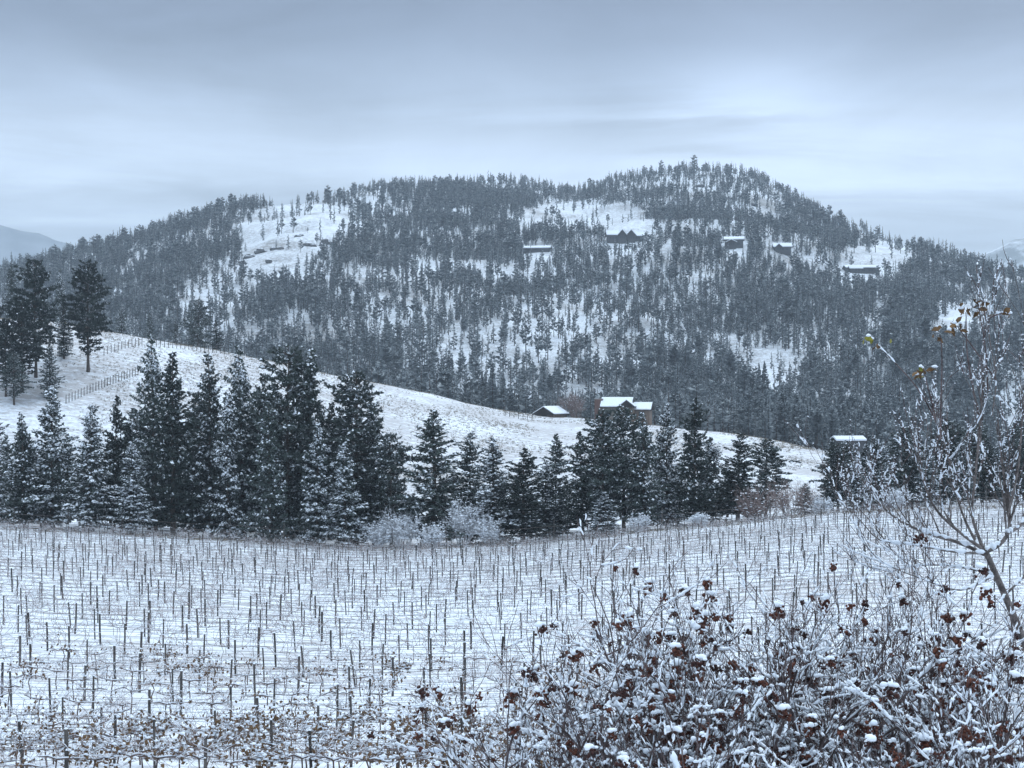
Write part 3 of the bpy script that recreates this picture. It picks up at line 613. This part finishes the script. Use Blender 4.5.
# ------------------------------------------------------------------ vineyard: trellis rows and vines
post_v = []
for i in range(4):
    b = MB(); r_ = [.05, .045, .06, .04][i]; b.add(*tube([(0, 0, -.2), (0.01 * i, 0, 1.0), (0.015 * i - .02, .01, 1.9)], [r_, r_ * .95, r_ * .9], 6))
    b.add(*lump(np.random.RandomState(i), (0.015 * i - .02, .01, 1.9), r_ * 1.1, r_ * 1.1, .05), 1)
    post_v.append(b.mesh('post', [M_post, M_snow]))
def slack(xs, y, z):
    n = max(2, int(len(xs))); P = np.stack([xs, np.full(n, y), H(xs, np.full(n, y)) + z], 1); return P
rs = np.random.RandomState(21)
rows = np.arange(43.4, EDGE - 4, ROW_GAP); NR = len(rows)
for k, y in enumerate(rows):
    half = .335 * y + 3; c0 = (-.6 * y) % 3.5; xs = np.arange(-math.ceil(half / 3.5) * 3.5, half + 3.5, 3.5) + c0; xs = xs[abs(xs) < half + 1]; xs = xs + rs.uniform(-.4, .4, len(xs)) + rs.normal(0, .35)
    lb = f'wire trellis row with grey posts, {ORD[k]} row up from the bottom of the photo' if k < len(ORD) else 'trellis row'
    r = thing('trellis_row', lb, 'trellis', (float(xs[0]), float(y), float(H(xs[0], y))), 0, 'vineyard trellis rows'); base = np.array(r.location)
    for x in xs:
        if rs.rand() < .04: continue
        z = float(H(x, y)); h = rs.uniform(.76, .92)
        o = obj('post', post_v[rs.randint(4)], r, (x - base[0], rs.uniform(-.06, .06), z - base[2]), rs.uniform(0, 6)); o.scale = (1, 1, h)
        o.rotation_euler = (rs.normal(0, .03), rs.normal(0, .03), rs.uniform(0, 6))
    wx = np.arange(xs[0], xs[-1] + 1, 2.75); rw = .006 + .00002 * y
    for z in (.85, 1.12, 1.38):
        b = MB(); b.add(*tube(slack(wx, y, z + rs.uniform(-.05, .05)) - base, rw, 3), 0); b.build('wire', [M_wire], r)
def vine(seed, leafy=0.0, full=True):
    rs = np.random.RandomState(seed); tr, ca, sn, lf = MB(), MB(), MB(), MB()
    P = np.array([(0, 0, -.1), (rs.normal(0, .05), rs.normal(0, .04), .3), (rs.normal(0, .06), rs.normal(0, .04), .6), (0, 0, .86)]); kk = 1 if full else .5
    tr.add(*tube(P, np.array([.03, .024, .022, .026]) * kk, 5 if full else 3))
    for sgn in (-1, 1):
        L = rs.uniform(.55, .78); A = np.array([(0, 0, .84), (sgn * L * .4, rs.normal(0, .03), .88 + rs.normal(0, .03)), (sgn * L, rs.normal(0, .04), .87 + rs.normal(0, .04))])
        tr.add(*tube(A, np.array([.024, .018, .011]) * kk, 5 if full else 3)); S = A + [0, 0, .026]; sn.add(*tube(S[[0, 1, 2]] + rs.normal(0, .008, (3, 3)), np.array([.016, .024, .012]) * rs.uniform(.6, 1.2), 5 if full else 3))
        NC_ = 13 if full else 5
        for i in range(NC_):
            c = A[0] * (1 - (i + .6) / NC_) + A[2] * ((i + .6) / NC_)
            l = rs.uniform(.3, 1.15); d = unit(np.array([rs.normal(0, .5), rs.normal(0, .3), rs.uniform(-.3, 1.3)]))
            m_ = c + d * l * .5 + rs.normal(0, .05, 3); e = m_ + (d + np.array([rs.normal(0, .5), rs.normal(0, .3), -.25])) * l * .5
            ca.add(*tube([c, m_, e], [.007, .0055, .0035] if full else [.011, .009, .006], 3))
            if rs.rand() < .65: sn.add(*tube([c + d * l * .25 + [0, 0, .012], m_ + [0, 0, .015], (m_ + e) / 2 + [0, 0, .012]], [.006, .013, .006], 3))
            for j in range(rs.poisson(leafy * 5)):
                q = c + (e - c) * rs.rand() + rs.normal(0, .06, 3); s = rs.uniform(.04, .085); a = unit(rs.normal(0, 1, 3)); b = unit(np.cross(a, rs.normal(0, 1, 3)))
                lf.add([q, q + a * s + b * s * .8, q + a * s * 2 - [0, 0, s * .5], q + a * s - b * s * .8, q + a * s + [0, 0, s * .4]], [(0, 1, 4), (1, 2, 4), (2, 3, 4), (3, 0, 4)])
                if rs.rand() < .38: sn.add(*lump(rs, q + [0, 0, .03], s * 1.1, s, s * .6))
    return tr, ca, sn, lf
VP = [tuple(b.mesh(n_, [m_], n_ == 'snow') for b, n_, m_ in zip(vine(400 + i, l), ('trunk', 'canes', 'snow', 'foliage'), (M_vine, M_cane, M_snow, M_vleaf))) for i, l in enumerate((.04, .07, .12, .18, .4, .6, .85, 1.2))]
VF = []
for i in range(6):
    tr, ca, sn, lf = vine(500 + i, .0, False); b = MB()
    for q, m_ in ((tr, 0), (ca, 1), (sn, 2)): V, T, _ = q.arrays(); b.add(V, T, m_)
    VF.append(b.arrays())
fx, fy = [], []; nv = 0
for k, y in enumerate(rows):
    half = .33 * y + 1; gp = .95 if k < 3 else (1.2 if k < 5 else 1.6); xs = np.arange(-half, half, gp) + rs.uniform(0, gp); xs = xs + rs.uniform(-.12, .12, len(xs)); vn = 0
    for x in xs:
        if rs.rand() < .06: continue
        px = 512 + F * x / y
        if nv < 290 and px < 1020:
            leafy = rs.rand() < np.interp(px, [0, 60, 130, 300, 420, 520, 700], [.35, .6, .75, .75, .95, .9, .4]) * (1 if k < 3 else (.4 if k < 5 else .12))
            v = VP[rs.randint(4, 8) if leafy else rs.randint(0, 4)]; vn += 1; nv += 1
            look = 'brown-leaved snowy grapevine' if leafy else 'bare snow-dusted grapevine'
            o = thing('grapevine', f'{look}, {ORD[vn - 1]} from left in {ORD[k]} trellis row from bottom', 'vine', (x, y, float(H(x, y))), rs.choice([0, pi]) + rs.normal(0, .08), 'grapevines in the nearest rows', (1.0, 1.0, rs.uniform(.85, 1.12)))
            for me in v:
                if len(me.polygons): obj(me.name.split('.')[0], me, o)
        elif rs.rand() < np.interp(y, [70, 120, 190], [1, .9, .75]): fx.append(x); fy.append(y)
fx, fy = np.array(fx), np.array(fy); mb = MB(); vid = rs.randint(0, 6, len(fx))
for k in range(6):
    s = vid == k; n_ = s.sum(); a = scatter(VF[k], np.stack([fx[s], fy[s], H(fx[s], fy[s])], 1), np.ones(n_), rs.uniform(.8, 1.1, n_), rs.choice([0, pi], n_) + rs.normal(0, .1, n_)); mb.add(a[0], a[1], a[2])
tag(mb.build('vines', [M_vine, M_cane, M_snow]), 'bare vines in the farther trellis rows', 'vines', kind='stuff')
print('vines', nv, len(fx))
# dry grass standing through the snow on the far slope and along the field edge
rs = np.random.RandomState(33); gt = MB()
for k in range(9):
    a = rs.uniform(0, 2 * pi); b0 = np.array([rs.normal(0, .12), rs.normal(0, .12), -.03]); tp = b0 + np.array([math.cos(a) * .18, math.sin(a) * .18, rs.uniform(.25, .6)]); sd = np.array([-math.sin(a), math.cos(a), 0]) * .03
    gt.add([b0 - sd, b0 + sd, tp], [(0, 1, 2)])
ng = 75000; gy = rs.uniform(285, 480, ng); gx = X(rs.uniform(-30, 1050, ng), gy); kp = fbm(gx / 14 + 40, gy / 14, 3) > rs.uniform(-.25, .5, ng); gx, gy = gx[kp], gy[kp]
ng2 = 1500; ey = rs.uniform(EDGE - 1, EDGE + 10, ng2); gx = np.concatenate([gx, X(rs.uniform(-30, 1050, ng2), ey)]); gy = np.concatenate([gy, ey]); n_ = len(gx)
a = scatter(gt.arrays(), np.stack([gx, gy, H(gx, gy)], 1), rs.uniform(.7, 1.4, n_), rs.uniform(.4, 1.1, n_), rs.uniform(0, 6, n_)); mb = MB(); mb.add(a[0], a[1], a[2])
M_grass = mat('dry_grass', tone((.13, .10, .07), (.30, .25, .18), .5))
tag(mb.build('dry_grass', [M_grass]), 'dry grass standing through the snow on the far slope', 'grass', kind='stuff')
# boundary fence along the far edge
xs = np.array([X(p_, EDGE + 2) for p_ in np.arange(-40, 1060, 54)]); r = thing('wire_fence', 'tall wire boundary fence between the vineyard and the tree line', 'fence', (float(xs[0]), EDGE + 2, float(H(xs[0], EDGE + 2)))); base = np.array(r.location)
fp = MB(); fp.add(*tube([(0, 0, -.3), (0, 0, 1.4), (.02, 0, 2.9)], [.07, .065, .06], 6)); fpm = fp.mesh('post', [M_post])
for x in xs: o = obj('post', fpm, r, (x - base[0], 0, float(H(x, EDGE + 2)) - base[2]))
for z in (.6, 1.3, 2.0): b = MB(); b.add(*tube(slack(np.arange(xs[0], xs[-1], 3.0), EDGE + 2, z) - base, .02, 3)); b.build('wire', [M_graybark], r)
# trellis on the knoll and the far field
def knoll_row(pa, pb, n, lb, y0=300, h=1.9):
    A, B = hit(*pa, y0), hit(*pb, y0); r = thing('trellis_row', lb, 'trellis', tuple(A), 0, 'trellis rows on the far slope'); P = []
    for i in range(n):
        q = i / (n - 1); x, y = A[:2] * (1 - q) + B[:2] * q; z = float(H(x, y)); P.append((x, y, z)); o = obj('post', fpm, r, tuple(np.array([x, y, z]) - A)); o.scale = (1.2, 1.2, h / 2.9)
    for z in (.9, 1.5): b = MB(); b.add(*tube(np.array(P) - A + [0, 0, z], .025, 3)); b.build('wire', [M_wire], r)
knoll_row((66, 404), (138, 376), 26, 'close-set grey posts of a trellis row climbing the left knoll', 300)
knoll_row((104, 356), (142, 346), 12, 'short upper trellis row near the knoll crest')
knoll_row((148, 346), (232, 356), 22, 'trellis row along the knoll crest right of the lone pine')
knoll_row((505, 416), (532, 421), 7, 'row of posts on the field crest left of the shed')

# ------------------------------------------------------------------ bushes at the tree line
def bare_bush(seed, Ht, W, n=26, r0=.05, lv=3, snow=0):
    rs = np.random.RandomState(seed); b = MB()
    def grow(p, d, L, r, l):
        P = [p]; dd = d.copy()
        for i in range(3): dd = unit(dd + rs.normal(0, .16, 3) + np.array([0, 0, .05])); P.append(P[-1] + dd * L / 3)
        b.add(*tube(P, np.linspace(r, r * .5, 4), 3))
        if l >= 2 and rs.rand() < snow: b.add(*lump(rs, P[rs.randint(1, 4)], rs.uniform(.06, .2), rs.uniform(.06, .17), rs.uniform(.05, .11)), 1)
        if l < lv:
            for i in range(rs.randint(4, 7)):
                q = rs.uniform(.25, 1); k = min(2, int(q * 3)); s = P[k] + (P[k + 1] - P[k]) * (q * 3 - k)
                grow(s, unit(dd + rs.normal(0, .55, 3)), L * rs.uniform(.4, .65), r * .6, l + 1)
    for i in range(n):
        a = rs.uniform(0, 2 * pi); t_ = rs.uniform(.05, .95); grow(np.array([math.cos(a) * W * .15, math.sin(a) * W * .15, 0]), unit(np.array([math.cos(a) * t_ * W / Ht, math.sin(a) * t_ * W / Ht, 1])), Ht * rs.uniform(.4, .62), r0, 1)
    return b
BUSH = [ (403, 505, 207, 6.0, 'frost', 'wide snow-whitened bare bush, leftmost at the field edge'), (463, 494, 207, 5.2, 'frost', 'tall rounded white frosted bush at the field edge'), (433, 522, 204.5, 4.0, 'frost', 'low white frosted bush between the two larger white ones'),
         (490, 514, 206, 3.6, 'frost', 'small white bush right of the tall rounded one'), (638, 512, 206, 3.4, 'frost', 'low white bush under the dark firs right of centre'), (378, 520, 206, 3.2, 'frost', 'small frosted bush at the foot of the tall group'),
         (766, 474, 207, 7.5, 'pink', 'reddish-brown bare bush, left one at the right field edge'), (792, 470, 209, 7.5, 'pink', 'reddish-brown bare bush, right one at the right field edge'), (822, 494, 208, 3.0, 'frost', 'small frosted bush by the right pines'),
         (751, 496, 207, 3.0, 'pink', 'low reddish bush under the dark rounded fir'), (895, 486, 209, 4.0, 'frost', 'pale frosted bush at the right end of the field'), (576, 384, 459, 9.0, 'pink', 'bare reddish tree between shed and brick chimney'), (700, 512, 205, 2.6, 'frost', 'tiny frosted bush at the field edge right of centre')]
for i, (px, top, d, W, kd, lb) in enumerate(BUSH):
    g = ground(px, d); Ht = Zp(top, d) - g[2]
    tag(bare_bush(700 + i, Ht * (1.1 if kd == 'frost' else 1), W * .8, 30, (.055 if kd == 'frost' else .04) if d < 300 else .07, 3, .55 if kd == 'frost' else .06).build('bush', [M_frosttwig if kd == 'frost' else M_pinktwig, M_snow], None, False, tuple(g)), lb, 'bush')

# ------------------------------------------------------------------ berry shrubs close by
def cluster_mesh(seed, n, spread):
    rs = np.random.RandomState(seed); b, s = MB(), MB()
    for i in range(n):
        c = np.clip(rs.normal(0, .62, 3), -1.2, 1.2) * np.array([spread, spread, spread]); c[2] -= spread * .6; r_ = rs.uniform(.008, .014)
        b.add(*(lambda V, T: (V * r_ * rs.uniform(.85, 1.15, (len(V), 1)) + c, T))(*ICO1), 0)
        if i % 3 == 0: b.add(*tube([(0, 0, .01), c * .5, c], .0022, 3), 1)
    for i in range(3):
        c = np.array([rs.normal(0, spread * .55), rs.normal(0, spread * .55), spread * rs.uniform(.3, .9)]); q = spread * rs.uniform(.45, .95)
        s.add(*lump(rs, c, q, q * rs.uniform(.8, 1.1), q * rs.uniform(.7, 1.0), ICO2, .10))
    return b, s
CLU = []
for i in range(8):
    b, s = cluster_mesh(800 + i, [9, 14, 18, 24, 7, 12, 20, 16][i], [.020, .024, .030, .036, .018, .022, .032, .028][i])
    CLU.append((b.mesh('berry_cluster', [M_darkberry if i % 2 == 0 else M_berry, M_twig]), s.mesh('snow_cap', [M_snow], True)))
def snowline(sn, rs, P, R, amount):
    P = np.asarray(P)
    for i in range(len(P) - 1):
        d = P[i + 1] - P[i]; L = np.linalg.norm(d); fl = 1 - abs(d[2]) / (L + 1e-9)
        if rs.rand() < amount * (.16 + 1.3 * fl):
            w_ = (.0035 + R[i] * .75) * (.7 + 1.1 * fl) * rs.uniform(.8, 1.5); k = np.linspace(0, 1, 4)[:, None]
            Q = P[i] * (1 - k) + P[i + 1] * k + np.array([0, 0, R[i] * .75 + w_ * .35]) + rs.normal(0, .0025, (4, 3))
            sn.add(*tube(Q, w_ * np.array([.55, 1.1, 1.0, .5]) * rs.uniform(.8, 1.2, 4), 6))
def berry_shrub(seed, px, d, top, W, label, nst=12, berries=.5, snow=.5, blobs=18):
    rs = np.random.RandomState(seed); g = ground(px, d); st, sn = MB(), MB(); tips = []; lines = []
    Ht = Zp(top, d) - g[2]; zs = Ht - 1.75          # fine growth only in the upper part
    def grow(p, dr, L, r, l):
        if p[2] > Ht - .04: return
        L = min(L, (Ht + .10 - p[2]) / max(dr[2], .25)); n = 5; P = [p]; dd = dr.copy()
        for i in range(n): dd = unit(dd + rs.normal(0, .13, 3) + np.array([0, 0, .05])); P.append(P[-1] + dd * L / n)
        R = np.linspace(r, r * .55, n + 1); lines.append((P, R)); st.add(*tube(P, R, 5 if r > .006 else 4)); snowline(sn, rs, P, R, snow)
        if l < 4:
            for i in range(rs.randint(2, 4) if l > 1 else rs.randint(3, 6)):
                q = rs.uniform(.3, 1) * n; k = min(n - 1, int(q)); s = P[k] + (P[k + 1] - P[k]) * (q - k)
                grow(s, unit(dd + rs.normal(0, .55, 3) + np.array([0, 0, .15])), L * rs.uniform(.45, .75), max(.0025, R[k] * .62), l + 1)
        if l >= 3 or rs.rand() < .3: tips.append((P[-1], l))
    for i in range(nst):
        a = 2 * pi * i / nst + rs.uniform(-.3, .3); t_ = rs.uniform(.1, 1); o = np.array([math.cos(a), math.sin(a), 0])
        p0 = o * .18 * rs.rand(); p3 = o * W * .62 * t_ + np.array([0, 0, zs * rs.uniform(.85, 1.1)]); k = np.linspace(0, 1, 7)[:, None]
        P = p0 * (1 - k) + p3 * k + o * (k * k - k) * .25 * W * t_ + rs.normal(0, .02, (7, 3)); R = np.linspace(.026, .015, 7)
        st.add(*tube(P, R, 6)); snowline(sn, rs, P[3:], R[3:], snow * .7)
        for j in range(3): grow(P[-1] if j else P[-2], unit(P[-1] - P[-2] + o * rs.uniform(0, .6) + rs.normal(0, .35, 3)), rs.uniform(.62, 1.0), .012, 1)
    for i in range(blobs):                          # heavier pads of snow caught in forks
        P, R = lines[rs.randint(len(lines))]; P = np.array(P); d_ = unit(P[-1] - P[0])
        if abs(d_[2]) > .82: continue
        a_ = rs.uniform(0, .5); b_ = a_ + rs.uniform(.25, .5); q = np.linspace(a_, b_, 7) * (len(P) - 1); k = np.minimum(q.astype(int), len(P) - 2)
        w_ = rs.uniform(.011, .024) * (1.15 - .6 * abs(d_[2])); Q = P[k] + (P[k + 1] - P[k]) * (q - k)[:, None] + np.array([0, 0, w_ * .7]) + rs.normal(0, .0035, (7, 3))
        sn.add(*tube(Q, w_ * np.array([.35, .8, 1.1, .9, 1.15, .8, .3]) * rs.uniform(.8, 1.2, 7), 8))
    root = thing('berry_shrub', label, 'shrub', tuple(g), 0, 'snowy berry shrubs in the foreground')
    st.build('branches', [M_twig], root, True); sn.build('snow', [M_snow], root, True); n = 0
    cand = [p for p, l in tips]; rs.shuffle(cand)
    for p in cand:
        z_ = g[2] + p[2]; X_, Y_ = proj(g[0] + p[0], g[1] + p[1], z_)
        if Y_ > 790 or X_ > 1040: continue
        if n >= 98: break
        if rs.rand() < berries * .75:
            me, cap = CLU[rs.randint(8)]; o = obj('berry_cluster', me, root, tuple(p), rs.uniform(0, 6)); s = rs.uniform(.65, 1.1); o.scale = (s, s, s); n += 1
            if rs.rand() < .75: obj('snow_cap', cap, o)
SHR = [(572, 10.6, 588, .75, 'sparse berry shrub at the left end of the foreground thicket', 9, .20),
       (645, 10.2, 538, .85, 'berry shrub with dark snow-capped clusters, second from the left in the foreground', 11, .25),
       (705, 11.0, 541, .85, 'dense twiggy berry shrub in the middle of the foreground thicket', 12, .14),
       (775, 10.4, 544, .85, 'berry shrub with a knot of red clusters right of the thicket\'s middle', 11, .2),
       (868, 10.8, 554, .9, 'berry shrub left of the bare young tree', 12, .16), (958, 10.0, 581, .85, 'berry shrub below the fork of the bare young tree', 11, .16), (1030, 9.4, 606, .8, 'berry shrub cut by the right photo edge', 9, .2),
       (610, 8.8, 676, .6, 'low snowy berry shrub at the bottom edge, leftmost of the front ones', 8, .25), (690, 8.4, 658, .7, 'low snow-padded berry shrub with rusty clusters, second along bottom edge', 9, .22), (770, 8.6, 654, .7, 'low snow-padded berry shrub in the middle of the bottom edge', 9, .16), (885, 8.2, 650, .75, 'low heavily snowed berry shrub right of the middle at the bottom edge', 9, .15), (905, 11.6, 520, .8, 'slender bare shrub with long upright shoots behind the berry shrubs near the bare tree', 10, 0.0), (985, 7.8, 666, .7, 'low berry shrub with red clusters in the bottom right corner', 8, .26)]
for i, (px, d, top, W, lb, nst, be) in enumerate(SHR):
    berry_shrub(900 + i, px, d, top, W, lb, nst + 1, be, .46 if d > 9 else .62, 22 if d > 9 else 46)

# ------------------------------------------------------------------ bare young tree at the right
rs = np.random.RandomState(61); D0 = 12.0
g = ground(1085, D0); root = thing('bare_tree', 'bare young tree with snowy limbs and few leaves near right edge', 'tree', tuple(g))
def W3(px, py, d=D0): return np.array([X(px, d), d, Zp(py, d)]) - g
tr, lm, sn, lf, lg, tw = MB(), MB(), MB(), MB(), MB(), MB()
def smooth_path(pts, n=14):
    P = np.array(pts); t_ = np.linspace(0, len(P) - 1, n); k = np.minimum(t_.astype(int), len(P) - 2); f = (t_ - k)[:, None]
    m = np.gradient(P, axis=0); a, b, ma, mb_ = P[k], P[k + 1], m[k], m[k + 1]
    return (2 * f ** 3 - 3 * f ** 2 + 1) * a + (f ** 3 - 2 * f ** 2 + f) * ma + (-2 * f ** 3 + 3 * f ** 2) * b + (f ** 3 - f ** 2) * mb_
P = smooth_path([np.array([0, 0, -.1]), W3(1075, 760), W3(1040, 680), W3(1012, 612), W3(996, 575), W3(986, 552)], 16); tr.add(*tube(P, np.linspace(.036, .021, 16), 9)); snowline(sn, rs, P[6:], np.full(10, .018), .8)
def twigs(P, R, n, l, L0, up=.5):
    for i in range(n):
        q = rs.uniform(.3, 1) * (len(P) - 1); k = min(len(P) - 2, int(q)); s = P[k] + (P[k + 1] - P[k]) * (q - k); dd = unit(unit(P[k + 1] - P[k]) + rs.normal(0, .5, 3) + np.array([0, 0, up])); L = L0 * rs.uniform(.5, 1.3); Q = [s]
        for j in range(6): dd = unit(dd + rs.normal(0, .10, 3) + np.array([0, 0, .06])); Q.append(Q[-1] + dd * L / 6)
        r = max(.003, min(.009, R[k] * .5)); Rr = np.linspace(r, r * .45, 7); (lm if l == 0 else tw).add(*tube(Q, Rr, 5)); snowline(sn, rs, Q, Rr * .9, .5)
        for j in range(1, 7):
            if rs.rand() < .4: sn.add(*lump(rs, Q[j] + rs.normal(0, .004, 3), .007, .0065, .0065))     # snow caught on the buds
        if l < 1: twigs(np.array(Q), Rr, rs.randint(2, 5), l + 1, L0 * .5, up)
LIMBS = [([(988, 556), (960, 543), (930, 534), (902, 522), (882, 506), (868, 488)], .020, .2, 6), ([(984, 550), (962, 534), (938, 512), (925, 486), (917, 455)], .018, -.2, 6), ([(985, 552), (1000, 544), (1009, 530), (1008, 508), (1003, 470), (998, 420)], .024, .1, 6),
         ([(984, 551), (978, 535), (972, 512), (976, 470), (980, 420), (985, 370)], .018, -.1, 6), ([(975, 540), (965, 520), (955, 490), (948, 455), (935, 415)], .014, .15, 5), ([(1006, 534), (1022, 524), (1040, 500), (1052, 450)], .018, .1, 4), ([(996, 575), (965, 568), (935, 565), (905, 568), (885, 575)], .010, .3, 4),
         ([(1004, 596), (1030, 570), (1050, 540)], .012, .2, 3), ([(1008, 515), (1018, 470), (1022, 420), (1026, 350), (1024, 310)], .012, .0, 5), ([(992, 416), (996, 380), (990, 340), (986, 300)], .007, .05, 3), ([(985, 553), (955, 552), (915, 545), (880, 540), (860, 520), (838, 500)], .011, -.3, 4), ([(995, 575), (962, 590), (925, 580), (880, 560), (850, 525)], .009, -.35, 4)]
for pts, r, dd, nt_ in LIMBS:
    P = smooth_path([W3(x, y, D0 + dd * i / (len(pts) - 1)) for i, (x, y) in enumerate(pts)], 16); R = np.linspace(r * .8, r * .24, 16); lm.add(*tube(P, R, 7)); snowline(sn, rs, P, R * .7, .6); twigs(P, R, int(nt_ * 3), 0, .46, .9)
LEAVES = [((936, 420), (915, 385), (878, 345), 'g'), ((936, 420), (930, 395), (924, 372), 'm'), ((940, 440), (942, 360), (940, 335), 'd'), ((980, 420), (968, 360), (966, 312), 'd'), ((988, 390), (985, 345), (978, 304), 'd'), ((986, 320), (998, 314), (1004, 312), 'd'), ((996, 380), (975, 350), (957, 326), 'd')]
for a, b, c, kd in LEAVES:
    P = smooth_path([W3(*a), W3(*b), W3(*c)], 10); tw.add(*tube(P, np.linspace(.007, .0035, 10), 5)); snowline(sn, rs, P, np.full(10, .004), .5)
    for j in range(7 if kd != 'm' else 10):
        q = W3(*c) + rs.normal(0, .035, 3) * np.array([1.3, 1, .7]); s = rs.uniform(.025, .04); u_ = unit(rs.normal(0, 1, 3)); v_ = unit(np.cross(u_, rs.normal(0, 1, 3)))
        tgt = lg if (kd == 'g' and j < 4) or (kd == 'm' and j < 2) else lf
        if kd == 'g' and j < 4: q = q + np.array([-.04, 0, .01])
        tgt.add([q - u_ * s, q + v_ * s * .55 - u_ * s * .2, q + u_ * s * .4 + v_ * s * .45, q + u_ * s * 1.1 - [0, 0, s * .3], q + u_ * s * .4 - v_ * s * .45, q - v_ * s * .55 - u_ * s * .2, q + [0, 0, s * .2]], [(0, 1, 6), (1, 2, 6), (2, 3, 6), (3, 4, 6), (4, 5, 6), (5, 0, 6)])
        if j < (5 if kd == 'm' else 2): sn.add(*lump(rs, q + [0, 0, .02], rs.uniform(.012, .026), .018, .016, ICO2, .08))
tr.build('trunk', [M_graybark], root, True); lm.build('limbs', [M_graybark], root, True); tw.build('twigs', [M_twig], root, True); sn.build('snow', [M_snow], root, True); lf.build('dead_leaf', [M_vleaf], root); lg.build('green_leaf', [M_gleaf], root)
# a second long shrub shoot, arching over the vine rows at the left of the thicket
print('objects', len(bpy.data.objects))
